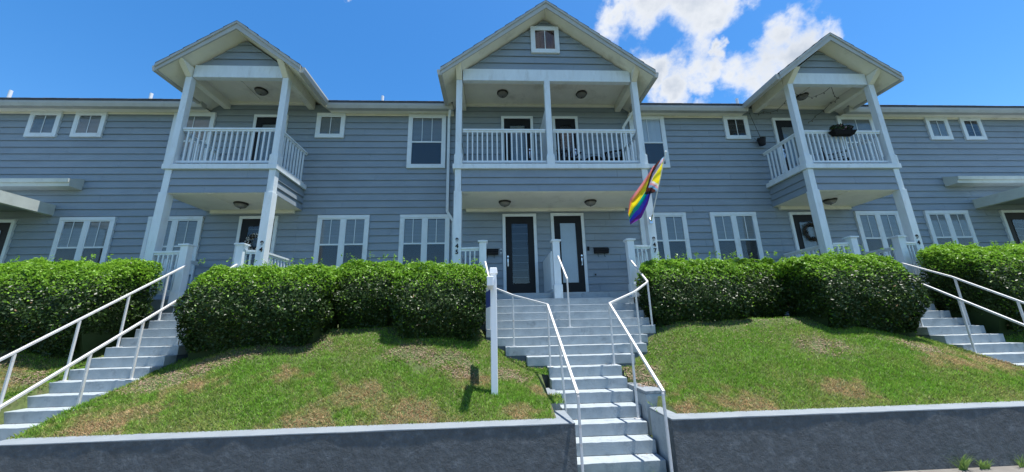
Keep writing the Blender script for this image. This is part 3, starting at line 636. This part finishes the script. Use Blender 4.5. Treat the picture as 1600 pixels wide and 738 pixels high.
# small wall fittings
for x, z, w_, h_ in ((.22, 2.09, .035, .07), (2.78, 2.13, .03, .06), (2.93, 1.36, .04, .05)):
    q = MB(); q.box(x - w_, x + w_, YW - .055, YW - .02, z - h_, z + h_); ft = q.build('wall_fitting', 'siding' if h_ < .055 else ('trim' if x < 1 else 'black'), B, bevel=.004)
    q = MB(); q.box(x - w_ * .5, x + w_ * .5, YW - .062, YW - .0555, z - h_ * .5, z + h_ * .5); q.build('cover', 'black', ft)

# ------------------------------------------------------------------ mailboxes, planter, pot, wreaths, flag
def mailbox(x, label, w_=.21):
    m_ = thing('mailbox', label, 'mailbox', (x, YW - .03, 2.0), 'mailboxes beside the front doors')
    q = MB(); q.prism([(YW - .028, 1.98), (YW - .115, 1.98), (YW - .125, 2.02), (YW - .125, 2.09), (YW - .028, 2.13)], 'x', x - w_, x + w_); q.build('box', 'black', m_)
    q = MB(); q.prism([(YW - .026, 2.16), (YW - .026, 2.133), (YW - .13, 2.092), (YW - .145, 2.06), (YW - .14, 2.10)], 'x', x - w_ - .008, x + w_ + .008); q.build('lid', 'black', m_)
    for s in (-.10, .09):
        q = MB(); q.beam((x + s, YW - .05, 1.98), (x + s, YW - .07, 1.88), .012, .008); q.beam((x + s, YW - .07, 1.885), (x + s + .01, YW - .12, 1.87), .012, .008); q.build('paper_hook', 'black', m_)
mailbox(-.07, 'black mailbox on the wall left of the middle pair of doors, half behind the hedge')
mailbox(3.15, 'black mailbox with paper hooks on the wall right of the middle pair of doors')
def leaves_cluster(name, c, r, n, size, mats, parent, flat=1.0, probs=None):
    d = rng.normal(size=(n, 3)); d /= np.linalg.norm(d, axis=1)[:, None]; q = rng.random(n) ** .4; p = np.array(c) + d * np.array(r) * q[:, None]
    return leaf_obj(name, p, d, size, mats, parent, probs)
def leaf_arrays(p, nrm_, size, spread=.9):
    n = len(p); nn = nrm_ + rng.normal(0, spread, (n, 3)); nn /= np.linalg.norm(nn, axis=1)[:, None]
    a = rng.normal(size=(n, 3)); u = np.cross(nn, a); u /= np.linalg.norm(u, axis=1)[:, None]; v = np.cross(nn, u)
    s = (size * rng.uniform(.65, 1.25, n))[:, None]
    return np.stack([p - u * s, p + v * s * .45 - nn * s * .12, p + u * s, p - v * s * .45 - nn * s * .12], 1)
def leaf_obj(name, p, nrm_, size, mats, parent, probs=None, young_lit=None):
    P = leaf_arrays(p, nrm_, size); n = len(p); mi = rng.choice(len(mats), n, p=probs) if young_lit is None else young_lit
    lo = p.min(0); hi = p.max(0); org = np.array([(lo[0] + hi[0]) / 2, (lo[1] + hi[1]) / 2, lo[2]]); me = tri_mesh(name, P - org, mats, mi)
    o = bpy.data.objects.new(name, me); C.objects.link(o); place(o, (org[0], org[1], org[2] + E), parent); return o
M['wreath_white'] = mat('white_petal', (.6, .58, .55), .7); M['wreath_dark'] = leaf_mat('dark_wreath_leaf', (.02, .02, .015), .1); M['pink'] = mat('pink_petal', (.5, .25, .3), .7)
def wreath(x, z, r, mats, label, probs):
    t = thing('wreath', label, 'wreath', (x, YW - .08, z))
    q = MB(); n_ = 24
    for i in range(n_):
        a0, a1 = 2 * math.pi * i / n_, 2 * math.pi * (i + 1) / n_; q.cyl((x + r * math.cos(a0), YW - .085, z + r * math.sin(a0)), (x + r * math.cos(a1), YW - .085, z + r * math.sin(a1)), .03, 6, cap=False)
    q.build('wreath_ring', 'twig', t)
    n_ = 420; a = rng.uniform(0, 2 * math.pi, n_); rr = r + rng.normal(0, .03, n_); p = np.stack([x + rr * np.cos(a), YW - .09 - rng.uniform(0, .05, n_), z + rr * np.sin(a)], 1)
    o = leaf_obj('wreath_flowers', p, np.tile([0, -1, .2], (n_, 1)).astype(float), .035, mats, t, probs); o['kind'] = 'stuff'
wreath(-6.68, 2.42, .20, ['wreath_white', 'wreath_dark'], 'white floral wreath hanging on the dark door of the left porch', [.45, .55])
wreath(9.72, 2.55, .24, ['wreath_dark', 'twig'], 'dark twig wreath hanging on the door of the right porch', [.7, .3])
pl = thing('planter_box', 'dark planter box of leafy flowers hung on the right balcony railing', 'planter', (9.88, 8.74, 4.98))
q = MB(); q.hexa([(9.62, 8.66, 4.98), (10.16, 8.66, 4.98), (10.16, 8.80, 4.98), (9.62, 8.80, 4.98), (9.54, 8.62, 5.11), (10.24, 8.62, 5.11), (10.24, 8.82, 5.11), (9.54, 8.82, 5.11)]); q.build('trough', 'terracotta', pl, bevel=.01)
q = MB()
for x in (9.65, 10.1): q.beam((x, 8.64, 5.02), (x, 8.64, 5.21), .02, .006, up=(1, 0, 0)); q.beam((x, 8.635, 5.215), (x, 8.90, 5.215), .02, .006)
q.build('hanger_bracket', 'black', pl)
for k, (x, r) in enumerate(((9.68, .12), (9.86, .16), (10.08, .13))):
    n_ = 260; d = rng.normal(size=(n_, 3)); d /= np.linalg.norm(d, axis=1)[:, None]; p = np.array((x, 8.72, 5.20)) + d * np.array((r, .1, r * .8)) * (rng.random(n_) ** .4)[:, None]
    o = leaf_obj('plant', p, d, .035, ['leaf', 'wreath_dark', 'pink'], pl, [.55, .41, .04]); o['kind'] = 'stuff'
hp = thing('hanging_pot', 'small black pot hung on a wire on the wall left of the right balcony door', 'plant pot', (8.62, 10.1, 5.4))
q = MB(); q.lathe((8.62, 10.08, 5.40), [(.001, 0), (.09, 0), (.12, .2), (.13, .21), (.125, .225), (.11, .21), (.10, .19), (.001, .19)], 18); q.build('pot', 'black', hp, smooth=False)
q = MB(); q.cyl((8.62, 10.08, 5.6), (8.46, 10.16, 6.62), .006, 6); q.build('hanging_wire', 'black', hp)
d = rng.normal(size=(90, 3)); p = np.array((8.62, 10.08, 5.63)) + d * np.array((.06, .05, .03)); o = leaf_obj('trailing_plant', p, d, .03, ['leaf', 'wreath_dark'], hp, [.5, .5]); o['kind'] = 'stuff'
# string lights on the right balcony
sg = thing('string_lights', 'dark string of small bulbs looped under the ceiling of the right balcony', 'string lights', (9.9, 9.4, 6.85))
pts = [(8.55, 10.1, 6.55), (8.9, 10.1, 6.62), (9.2, 9.9, 6.55), (9.35, 9.4, 6.86), (9.6, 9.2, 6.58), (10.0, 9.3, 6.66), (10.35, 9.1, 6.86), (10.6, 9.3, 6.68), (10.95, 9.5, 6.76), (11.1, 9.9, 6.85), (10.7, 10.15, 6.5), (10.45, 10.18, 6.3)]
q = MB(); bq = []
for a, c in zip(pts[:-1], pts[1:]):
    a, c = Vector(a), Vector(c); prev = a
    for i in range(1, 7):
        t = i / 6; p_ = a.lerp(c, t) - Vector((0, 0, .05 * math.sin(math.pi * t))); q.cyl(prev, p_, .006, 5, cap=False); prev = p_
        if i % 3 == 0: bq.append(p_)
q.build('cord', 'black', sg); first = None
for p_ in bq:
    if first is None:
        k = MB(); k.lathe((p_.x, p_.y, p_.z), [(.001, -.055), (.012, -.05), (.016, -.035), (.01, -.018), (.009, 0), (.001, 0)], 8); first = k.build('bulb', 'lampglass', sg, smooth=True)
    else: copyobj(first, (p_.x, p_.y, p_.z - .055), sg)
# folding patio chairs and a table behind the middle balcony railing
def patio_chair(x, y, rz, label):
    t = thing('patio_chair', label, 'chair', (x, y, 4.13), 'patio chairs on the balconies'); r_ = Matrix.Rotation(rz, 3, 'Z')
    def P_(a): v = r_ @ Vector(a); return (x + v.x, y + v.y, 4.13 + v.z)
    q = MB(); q.hexa([P_(a) for a in ((-.24, -.24, .41), (.24, -.24, .41), (.24, .24, .39), (-.24, .24, .39), (-.24, -.24, .435), (.24, -.24, .435), (.24, .24, .415), (-.24, .24, .415))]); q.build('seat', 'black', t)
    for i in range(5):
        xx = -.2 + i * .1; q = MB(); q.beam(P_((xx, .25, .45)), P_((xx, .33, .88)), .03, .012, up=r_ @ Vector((0, 1, 0))); q.build('back_slat', 'black', t)
    q = MB(); q.beam(P_((-.25, .33, .9)), P_((.25, .33, .9)), .03, .05); q.build('top_rail', 'black', t)
    for sx in (-.23, .23):
        for sy in (-.22, .26):
            q = MB(); q.beam(P_((sx, sy, 0)), P_((sx, sy * .95, .41)), .03, .03, up=(0, 1, 0)); q.build('leg', 'black', t)
        q = MB(); q.beam(P_((sx, -.24, .64)), P_((sx, .28, .64)), .04, .02); q.build('armrest', 'black', t)
patio_chair(2.25, 9.5, .3, 'black slatted patio chair behind the middle balcony railing, just right of the centre post')
patio_chair(3.55, 9.5, -.4, 'black slatted patio chair in the right corner of the middle balcony')
tb = thing('patio_table', 'small round black table standing between the two chairs on the middle balcony', 'table', (2.95, 9.55, 4.13))
q = MB(); q.cyl((2.95, 9.55, 4.60), (2.95, 9.55, 4.63), .25, 20); q.build('tabletop', 'black', tb); q = MB(); q.cyl((2.95, 9.55, 4.15), (2.95, 9.55, 4.60), .025, 10); q.build('pedestal', 'black', tb); q = MB(); q.lathe((2.95, 9.55, 4.13), [(.2, 0), (.2, .015), (.03, .03), (.001, .03)], 18); q.build('base', 'black', tb)
patio_chair(10.45, 9.55, .9, 'black slatted patio chair behind the railing of the right balcony')

# flag
fl = thing('flag', 'rainbow flag with chevrons hanging from a white pole on the middle porch', 'flag', (4.08, 8.74, 2.55))
pb = Vector((4.07, 8.72, 2.56)); ptip = Vector((4.20, 7.8, 3.99))
q = MB(); q.cyl(pb, ptip, .011, 10); q.build('flagpole', 'pvc', fl); q = MB(); q.lathe(tuple(ptip), [(.001, -.02), (.018, -.012), (.024, .005), (.018, .022), (.001, .03)], 12); q.build('finial', 'pvc', fl, smooth=True)
q = MB(); q.box(4.03, 4.11, 8.745, 8.768, 2.46, 2.62); q.cyl((4.07, 8.75, 2.53), (4.075, 8.64, 2.67), .019, 10); q.build('pole_bracket', 'chrome', fl)
cols = {'f_red': (.85, .25, .26), 'f_orange': (.9, .36, .05), 'f_yellow': (.9, .78, .02), 'f_green': (.0, .38, .30), 'f_blue': (.05, .05, .6), 'f_purple': (.17, .02, .36), 'f_black': (.015, .012, .014), 'f_brown': (.12, .03, .02), 'f_lblue': (.25, .5, .75), 'f_pink': (.8, .35, .42), 'f_white': (.8, .8, .8)}
def cloth_mat(name, col):
    m = bpy.data.materials.new(name); m.use_nodes = True; n_ = m.node_tree.nodes; l_ = m.node_tree.links; b_ = n_['Principled BSDF']; b_.inputs['Base Color'].default_value = (*col, 1); b_.inputs['Roughness'].default_value = .6
    ts = n_.new('ShaderNodeBsdfTranslucent'); ts.inputs[0].default_value = (*col, 1); ms = n_.new('ShaderNodeMixShader'); ms.inputs[0].default_value = .45; l_.new(b_.outputs[0], ms.inputs[1]); l_.new(ts.outputs[0], ms.inputs[2]); l_.new(ms.outputs[0], n_['Material Output'].inputs[0]); return m
ck = list(cols)
for k in ck: M[k] = cloth_mat('flag_' + k[2:], cols[k])
def pix(x, y, Y):     # design aid resolved to a real point on the cloth at depth Y
    a = (x - 800) / 563.25; c = (369 - y) / 563.25; d = fwd + rgt * a + upv * c; return d * (Y / d.y)
def crv(pts, t):
    L_ = [(Vector(pts[i + 1][:2]) - Vector(pts[i][:2])).length for i in range(len(pts) - 1)]; s = sum(L_) * t
    for i, l_ in enumerate(L_):
        if s <= l_ or i == len(L_) - 1: return Vector(pts[i]).lerp(Vector(pts[i + 1]), min(1, s / l_))
        s -= l_
fo = lambda a, b_, Y: (960 + a * .2304, 230 + b_ * .2304, Y)
topE = [fo(335, 65, 7.8), fo(264, 130, 7.95), fo(212, 210, 8.05), (fo(156, 288, 8.15)), fo(106, 352, 8.25), fo(92, 440, 8.3)]
botE = [fo(294, 292, 8.38), fo(268, 306, 8.3), fo(246, 316, 8.2), fo(226, 388, 8.15), fo(182, 480, 8.2), fo(108, 526, 8.25)]
NU, NV = 64, 48; q = MB(); vs = []
for i in range(NU + 1):
    u = i / NU; a, c = crv(topE, u), crv(botE, u)
    for j in range(NV + 1):
        v = j / NV; m_ = a.lerp(c, v); dy = .05 * math.sin(v * 9 + u * 5) * (.4 + u) + .02 * math.sin(v * 21 - u * 8); vs.append(tuple(pix(m_.x, m_.y, m_.z + dy)))
fs = []; mi = []
stripes = ['f_red', 'f_orange', 'f_yellow', 'f_green', 'f_blue', 'f_purple']
for i in range(NU):
    for j in range(NV):
        u, v = (i + .5) / NU, (j + .5) / NV; fs.append((i * (NV + 1) + j, (i + 1) * (NV + 1) + j, (i + 1) * (NV + 1) + j + 1, i * (NV + 1) + j + 1))
        t = u * 1.6 + abs(v - .5) * 1.0
        sv = [k for k, e_ in enumerate((.10, .20, .44, .62, .84, 1.01)) if v < e_][0]
        col = 'f_yellow' if t < .34 else 'f_white' if t < .41 else 'f_pink' if t < .48 else 'f_lblue' if t < .56 else 'f_brown' if t < .68 else 'f_black' if t < .78 else stripes[sv]
        mi.append(ck.index(col))
q.v = vs; q.f = fs; q.m = mi; q.build('flag_cloth', ck, fl, smooth=True, fix=False)

# ------------------------------------------------------------------ stairs
def staircase(name, x0, x1, n0, label, tiers=None):
    s = thing(name, label, 'stairs', ((x0 + x1) / 2, yn(0), -E), 'painted concrete staircases up to the porches')
    for n_ in range(0, 15):
        a, c = (x0, x1)
        if tiers and n_ in tiers: a, c = tiers[n_]
        q = MB(); q.slab(a, c, yn(n_), yn(n_ + 1) + .0 if n_ < 14 else yn(15), zn(n_) - R + .002, zn(n_), 16, .0035); st = q.build('step', 'step', s, bevel=.007)
        # body below the step
        if n_ > 0:
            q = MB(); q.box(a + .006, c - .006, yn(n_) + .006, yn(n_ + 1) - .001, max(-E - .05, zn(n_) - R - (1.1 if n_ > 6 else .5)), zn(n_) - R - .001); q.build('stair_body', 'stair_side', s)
    return s
tiers = TIERS
staircase('staircase', 1.0, 2.2, 0, 'middle grey-blue staircase that widens upward to the pair of centre doors', tiers)
staircase('staircase', -7.2, -5.9, 0, 'straight grey-blue staircase between hedges to the left porch')
staircase('staircase', 9.02, 10.3, 0, 'straight grey-blue staircase between hedges to the right porch')

# retaining walls with return ends and caps
def retaining(x0, x1, label, ret0, ret1):
    w_ = thing('retaining_wall', label, 'wall', ((x0 + x1) / 2, 4.95, -E))
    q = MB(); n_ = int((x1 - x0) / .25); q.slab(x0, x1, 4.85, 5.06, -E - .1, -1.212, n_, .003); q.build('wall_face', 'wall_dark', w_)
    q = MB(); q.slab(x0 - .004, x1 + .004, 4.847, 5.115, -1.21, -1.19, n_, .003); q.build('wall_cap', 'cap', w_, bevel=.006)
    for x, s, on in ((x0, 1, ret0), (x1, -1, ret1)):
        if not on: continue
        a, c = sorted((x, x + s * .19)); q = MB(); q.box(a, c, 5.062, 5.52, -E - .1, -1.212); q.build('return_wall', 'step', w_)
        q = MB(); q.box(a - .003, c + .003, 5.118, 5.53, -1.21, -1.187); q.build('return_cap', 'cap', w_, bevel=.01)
    return w_
retaining(-5.86, .985, 'dark grey-blue stucco retaining wall with pale cap left of the middle staircase', 1, 1)
retaining(2.215, 8.98, 'dark grey-blue stucco retaining wall with pale cap right of the middle staircase', 1, 1)
retaining(-30, -7.22, 'dark grey-blue stucco retaining wall beyond the left staircase', 0, 1)
retaining(10.33, 33, 'dark grey-blue stucco retaining wall beyond the right staircase', 1, 0)
for x0, x1, y0, y1, zt, lb in ((.76, .985, 5.86, 6.5, -1.04, 'low painted concrete cheek block at the left edge of the middle stairs'), (2.215, 2.52, 5.62, 6.42, -.985, 'low painted concrete cheek block at the right edge of the middle stairs'), (-6.05, -5.70, 5.86, 6.5, -1.04, 'low painted concrete cheek block at the foot of the left staircase')):
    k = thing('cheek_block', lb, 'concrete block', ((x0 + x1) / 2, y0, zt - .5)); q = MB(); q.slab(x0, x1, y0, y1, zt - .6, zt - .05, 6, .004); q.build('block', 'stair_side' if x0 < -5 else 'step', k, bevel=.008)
    q = MB(); q.slab(x0 - .002, x1 + .002, y0 - .004, y1, zt - .049, zt, 6, .004); q.build('block_top', 'cap', k, bevel=.008)
for x0, x1, s in ((.94, .985, 0),): pass

# handrails
def handrail(label, paths, posts, w_=.037):
    h_ = thing('handrail', label, 'handrail', (paths[0][0][0], paths[0][0][1], paths[0][0][2] - .9), 'white metal handrails of the stairs')
    for pth in paths:
        for a, c in zip(pth[:-1], pth[1:]):
            q = MB(); q.beam(a, c, w_, w_); q.build('rail', 'rail', h_, bevel=.006)
    for (x, y, z0, z1, dx, dy) in posts:
        q = MB(); q.box(x - .05, x + .05, y - .045, y + .045, z0 + .001, z0 + .011); q.build('base_plate', 'rail', h_)
        q = MB(); q.beam((x, y, z0), (x + dx, y + dy, z1), w_ * .85, w_ * .85, up=(0, 1, 0)); q.build('post', 'rail', h_, bevel=.005)
def rz(y, hh=.96): return Z0 + (y - Y0) * R / T + hh
handrail('left white handrail of the middle stairs, bent halfway and flaring toward the left hedge', [[(1.02, 4.74, -.845), (.965, 6.58, .345), (.37, 7.15, .57), (-.06, 7.65, .80), (-.2, 8.6, 1.5)]],
         [(1.02, 4.74, -E, -.86, 0, 0), (1.04, 5.72, zn(2), -.215, -.045, 0), (.97, 6.62, zn(6), .33, 0, 0), (.37, 7.15, zn(8), .55, 0, 0), (-.06, 7.65, zn(10), .78, 0, 0)])
handrail('right white handrail of the middle stairs, bent halfway and flaring toward the right hedge', [[(2.10, 4.74, -.85), (2.10, 6.58, .345), (2.84, 7.2, .60), (3.32, 7.65, .84), (3.36, 8.6, 1.5)]],
         [(2.09, 4.74, -E, -.86, 0, 0), (2.11, 5.72, zn(2), -.23, 0, 0), (2.12, 6.66, zn(6), .35, 0, 0), (2.85, 7.2, zn(8), .585, 0, 0), (3.32, 7.66, zn(10), .82, 0, 0)])
handrail('short white centre handrail running down from the newel post between the two middle doors', [[(1.57, 8.6, 1.62), (1.58, 7.7, .94)]], [(1.58, 7.7, zn(10), .93, 0, 0)])
for xl, lb in ((-7.1, 'outer left white handrail of the left staircase'), (-5.98, 'inner right white handrail of the left staircase')):
    handrail(lb, [[(xl, 4.76, rz(4.76, .92)), (xl, 8.62, rz(8.62, .92))]], [(xl, y, zn(int((y - Y0) / T)), rz(y, .90), 0, 0) for y in ((5.95, 6.7, 7.45, 8.2) if xl < -6.5 else (5.90, 6.62, 7.4, 8.15))] + [(xl, 4.76, -E, rz(4.76, .9), 0, 0)])
for xl, lb in ((9.12, 'inner left white handrail of the right staircase'), (10.2, 'outer right white handrail of the right staircase')):
    handrail(lb, [[(xl, 4.76, rz(4.76, .92)), (xl, 7.55, rz(7.55, .92)), (xl + .15, 8.6, rz(8.3, .92))]], [(xl, y, zn(int((y - Y0) / T)), rz(y, .90), 0, 0) for y in ((5.6, 6.75, 7.5) if xl < 9.5 else (5.6, 6.65, 7.5))] + [(xl, 4.76, -E, rz(4.76, .9), 0, 0)])

# ------------------------------------------------------------------ sale sign post
sp_ = thing('sign_post', 'white vinyl yard sign post on the lawn left of the middle stairs, seen edge-on', 'sign post', (-.005, 5.76, -.95))
q = MB(); q.box(-.055, .045, 5.71, 5.81, -1.05, .86); q.build('post', 'pvc', sp_, bevel=.008)
q = MB(); q.hexa([(-.072, 5.69, .80), (.062, 5.69, .80), (.062, 5.83, .80), (-.072, 5.83, .80), (-.06, 5.70, .90), (.05, 5.70, .90), (.05, 5.82, .90), (-.06, 5.82, .90)]); q.build('post_cap', 'pvc', sp_, bevel=.01)
q = MB(); q.box(-.10, -.005, 5.22, 5.708, .56, .70); q.build('arm', 'pvc', sp_, bevel=.01)
q = MB(); q.beam((-.02, 5.815, .62), (-.11, 6.42, .62), .05, .06); q.build('arm', 'pvc', sp_, bevel=.006)
sgp = thing('yard_sign', 'blue and white yard sign hanging behind the white sign post', 'sign', (-.24, 6.2, .1))
def panel(z0, z1, nm, mt, t_=.008, f0=0, f1=1, off=0):
    a = Vector((-.062, 5.90, 0)); c = Vector((-.138, 6.40, 0)); p, q_ = a.lerp(c, f0), a.lerp(c, f1); n_ = Vector((.988, .15, 0)) * off
    k = MB(); k.beam(p + n_ + Vector((0, 0, (z0 + z1) / 2)), q_ + n_ + Vector((0, 0, (z0 + z1) / 2)), t_, z1 - z0); return k.build(nm, mt, sgp)
panel(.30, .57, 'blue_panel', 'signblue'); panel(-.05, .298, 'white_panel', 'signwhite')
for z in (.51, .45, .37): panel(z, z + .03, 'printed_line', 'signwhite', .002, .2, .75, .0055)
for f in (.15, .85):
    p = Vector((-.062, 5.90, 0)).lerp(Vector((-.138, 6.40, 0)), f); k = MB(); k.cyl(p + Vector((0, 0, .57)), (p.x + .02, p.y, .60), .005, 6); k.build('hook', 'chrome', sgp)

# ------------------------------------------------------------------ hedges
def hedge(x0, x1, y0, y1, zb, zt, label, dens=3400, sidebulge=.10, ph=0, ztf=None):
    """clipped hedge: rounded box of small leaves around twiggy core. zt(y) slope allowed through ztf"""
    t = thing('hedge', label, 'hedge', ((x0 + x1) / 2, (y0 + y1) / 2, zb), 'clipped hedges along the porches')
    y0 -= .07; lx_, ly_ = x1 - x0, y1 - y0
    def top(y): return zt if ztf is None else ztf(y)
    H = zt - zb
    def samp(n_, face):
        a = rng.random(n_); c = rng.random(n_)
        if face == 'f': p = np.stack([x0 + a * lx_, np.full(n_, y0), zb + c * H], 1); nn = np.tile([0, -1., 0], (n_, 1))
        elif face == 'b': p = np.stack([x0 + a * lx_, np.full(n_, y1), zb + c * H], 1); nn = np.tile([0, 1., 0], (n_, 1))
        elif face == 't': p = np.stack([x0 + a * lx_, y0 + c * ly_, np.full(n_, zt)], 1); nn = np.tile([0, 0, 1.], (n_, 1))
        elif face == 'l': p = np.stack([np.full(n_, x0), y0 + a * ly_, zb + c * H], 1); nn = np.tile([-1., 0, 0], (n_, 1))
        else: p = np.stack([np.full(n_, x1), y0 + a * ly_, zb + c * H], 1); nn = np.tile([1., 0, 0], (n_, 1))
        return p, nn
    def shape(p, nn, depth):
        # round the corners: pull to superellipse
        c = np.array([(x0 + x1) / 2, (y0 + y1) / 2, (zb + zt) / 2]); hlf = np.array([lx_ / 2, ly_ / 2, H / 2])
        rad = .28; q_ = (p - c); inner = np.clip(q_, -(hlf - rad), hlf - rad); d = q_ - inner; dl = np.linalg.norm(d, axis=1)[:, None]; dn = np.where(dl > 1e-6, d / np.maximum(dl, 1e-6), nn)
        r_ = np.minimum(dl, rad); lump = .075 * nz(p[:, 0] + p[:, 2] * .7, p[:, 1] + p[:, 2] * 1.3, 3.1, ph)[:, None] + .05 * nz(p[:, 0] * 1.7 + p[:, 2], p[:, 2] * 1.9 - p[:, 1], 7.3, ph + 2)[:, None]
        low_ = np.clip((p[:, 2] - zb) / H, 0, 1)[:, None]; tuck = .33 * (1 - sm(0, .46, low_)) * np.array([[1, 1, 0]])
        np_ = c + inner + dn * (r_ + lump - depth[:, None]) - dn * tuck
        if ztf is not None: np_[:, 2] = zb + (np_[:, 2] - zb) * ((ztf(np_[:, 1]) - zb) / H)
        np_[:, 1] += .46 * sm(.45, 1.05, low_[:, 0]) * np.clip(1 - (np_[:, 1] - y0) / (ly_ * .8), 0, 1)
        gg = gz(np_[:, 0], np_[:, 1]); lowm = np_[:, 2] < gg + .03
        return np_, dn, lowm
    P_, N_ = [], []
    for face, ar in (('f', lx_ * H), ('t', lx_ * ly_), ('l', ly_ * H), ('r', ly_ * H), ('b', lx_ * H * .25)):
        n_ = int(ar * dens); p, nn = samp(n_, face); dep = np.abs(rng.normal(0, .055, n_)) + rng.choice([0, 0, 0, .09], n_); p2, dn, lm = shape(p, nn, dep)
        p2 = p2[~lm]; dn = dn[~lm]; P_.append(p2); N_.append(dn)
    p = np.concatenate(P_); dn = np.concatenate(N_)
    # clumps: leaves gather in tufts, leaving dark gaps
    tuft = nz(p[:, 0] * 1.3 + p[:, 1], p[:, 2] * 1.3 + p[:, 1] * .5, 16, ph) + .6 * nz(p[:, 0] - p[:, 1], p[:, 2], 31, ph + 1)
    keep = rng.random(len(p)) < np.clip(.78 + .5 * tuft, .12, 1); p = p[keep]; dn = dn[keep]
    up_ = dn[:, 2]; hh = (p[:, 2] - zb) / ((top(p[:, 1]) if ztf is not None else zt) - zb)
    young_lit = (rng.random(len(p)) < np.clip(.08 + .95 * sm(.60, .90, hh) + .3 * (up_ > .4) - .04, 0, .97)).astype(int)  # upper leaves turned pale: sun on the tops put into colour, plus new growth
    nb = dn * .8 + np.array([0, 0, .55]); young_lit[(rng.random(len(p)) < .003) & (young_lit == 0)] = 2; o = leaf_obj('leaves', p, nb, .030, ['leaf', 'leaf_young_lit', 'dead_leaf'], t, young_lit=young_lit); o['kind'] = 'stuff'
    # shoots sticking out of the top
    k = int(lx_ * 9); sx = rng.uniform(x0 + .1, x1 - .1, k); sy = rng.uniform(y0 + .05, y0 + ly_ * .6, k); shp = []; shn = []
    for i in range(k):
        hgt = rng.uniform(.03, .11); zz0 = (ztf(sy[i]) if ztf is not None else zt) + .02
        for j in range(5):
            shp.append((sx[i] + rng.normal(0, .014), sy[i] + rng.normal(0, .014), zz0 + hgt * j / 4)); shn.append((0, 0, 1))
    o = leaf_obj('shoots', np.array(shp), np.array(shn, float), .03, ['leaf_young_lit'], t); o['kind'] = 'stuff'
    # inner mass
    q = MB(); nxx = max(6, int(lx_ / .2)); nzz = 8; m_ = .17
    ring = []
    for i in range(nxx + 1):
        x = x0 + m_ + (lx_ - 2 * m_) * i / nxx; j1 = .03 * math.sin(i * 1.7 + ph)
        yy0, yy1 = y0 + m_ + j1, y1 - m_; zt0, zt1 = (top(yy0) - .16), (top(yy1) - .16)
        ring.append([(x, yy0 + .36, zb - .3), (x, yy0 + .03, zb + H * .46), (x, yy0 + .16, zt0 - .32 + j1), (x, yy0 + .52, zt0 + j1 * .5), (x, yy1, zt1), (x, yy1, zb - .3)])
    for rr in ring: q.v += rr
    nr = 6
    for i in range(nxx):
        for j in range(nr): q.f.append((i * nr + j, (i + 1) * nr + j, (i + 1) * nr + (j + 1) % nr, i * nr + (j + 1) % nr))
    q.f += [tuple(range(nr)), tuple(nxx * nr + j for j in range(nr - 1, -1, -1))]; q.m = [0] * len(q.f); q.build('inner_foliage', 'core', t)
    # stems at the base
    q = MB()
    for i in range(int(lx_ / .3)):
        x = x0 + .25 + i * .3 + random.uniform(-.08, .08)
        if x > x1 - .15: break
        y = y0 + .52 + random.uniform(-.05, .1); g_ = float(gz(x, y)); q.cyl((x, y, g_ - .05), (x + random.uniform(-.06, .06), y, g_ + .35), .014, 6, .008)
    if q.v: tag(q.build('stems', 'twig', t), kind='stuff')
hedge(-16.0, -7.33, 6.95, 8.45, -.42, 1.36, 'long clipped hedge at the far left, beyond the left staircase', ztf=lambda y: .192 * y, ph=.3)
hedge(-5.80, -3.20, 6.85, 8.35, -.42, 1.27, 'big clipped hedge just right of the left staircase', ph=1.1)
hedge(-3.40, -1.95, 7.55, 8.55, -.12, 1.45, 'recessed hedge between the two big hedges on the left lawn', ph=2.2)
hedge(-2.00, -.16, 7.02, 8.35, -.45, 1.29, 'clipped hedge beside the sign post, left of the middle stairs', ph=3.1)
hedge(3.38, 5.62, 7.55, 8.55, -.40, 1.38, 'clipped hedge just right of the middle stairs', ph=4.4)
hedge(5.5, 6.9, 8.0, 8.55, -.20, 1.45, 'small recessed hedge in the shade between the two right lawn hedges', ph=5.2)
hedge(6.66, 8.92, 7.0, 8.40, -.42, 1.36, 'big clipped hedge just left of the right staircase', ph=6.4)
hedge(10.42, 19.0, 6.95, 8.45, -.42, 1.4, 'long clipped hedge at the far right, beyond the right staircase', ztf=lambda y: .201 * y, ph=7.7)

# weeds at the foot of the right wall
def weed(x, y, n_, hgt, label):
    t = thing('weed', label, 'weed', (x, y, -E), 'weeds at the foot of the right wall'); q = MB(); vs = []
    for i in range(n_):
        a = random.uniform(0, 6.28); r_ = random.uniform(.3, 1) * hgt * 1.1; bx_, by_ = x + random.uniform(-.05, .05), y - random.uniform(0, .03); w_ = .007; prev = Vector((bx_, by_, -E))
        dx, dy = math.cos(a) * r_, -abs(math.sin(a)) * r_ * .4; hh = hgt * random.uniform(.5, 1); k = len(q.v)
        for j in range(5):
            t_ = j / 4; p_ = Vector((bx_ + dx * t_, by_ + dy * t_, -E + hh * (1.6 * t_ - .75 * t_ * t_))); ww = w_ * (1 - t_ * .9); q.v += [(p_.x - ww * math.sin(a) - ww * .6, p_.y, p_.z), (p_.x + ww * math.sin(a) + ww * .6, p_.y, p_.z)]
            if j: q.f.append((k + 2 * j - 2, k + 2 * j - 1, k + 2 * j + 1, k + 2 * j)); q.m.append(0)
    o = q.build('blades', 'weed', t, fix=False); o['kind'] = 'stuff'
weed(5.82, 4.80, 70, .24, 'tall tuft of weeds at the foot of the right retaining wall'); weed(6.1, 4.80, 80, .15, 'low spreading weed clump between the tall tuft and the frame edge'); weed(6.62, 4.80, 36, .2, 'small weed tuft at the foot of the wall, nearest the right edge')
weed(1.95, 5.02, 12, .10, 'tiny green weed growing at the foot of the middle stairs')
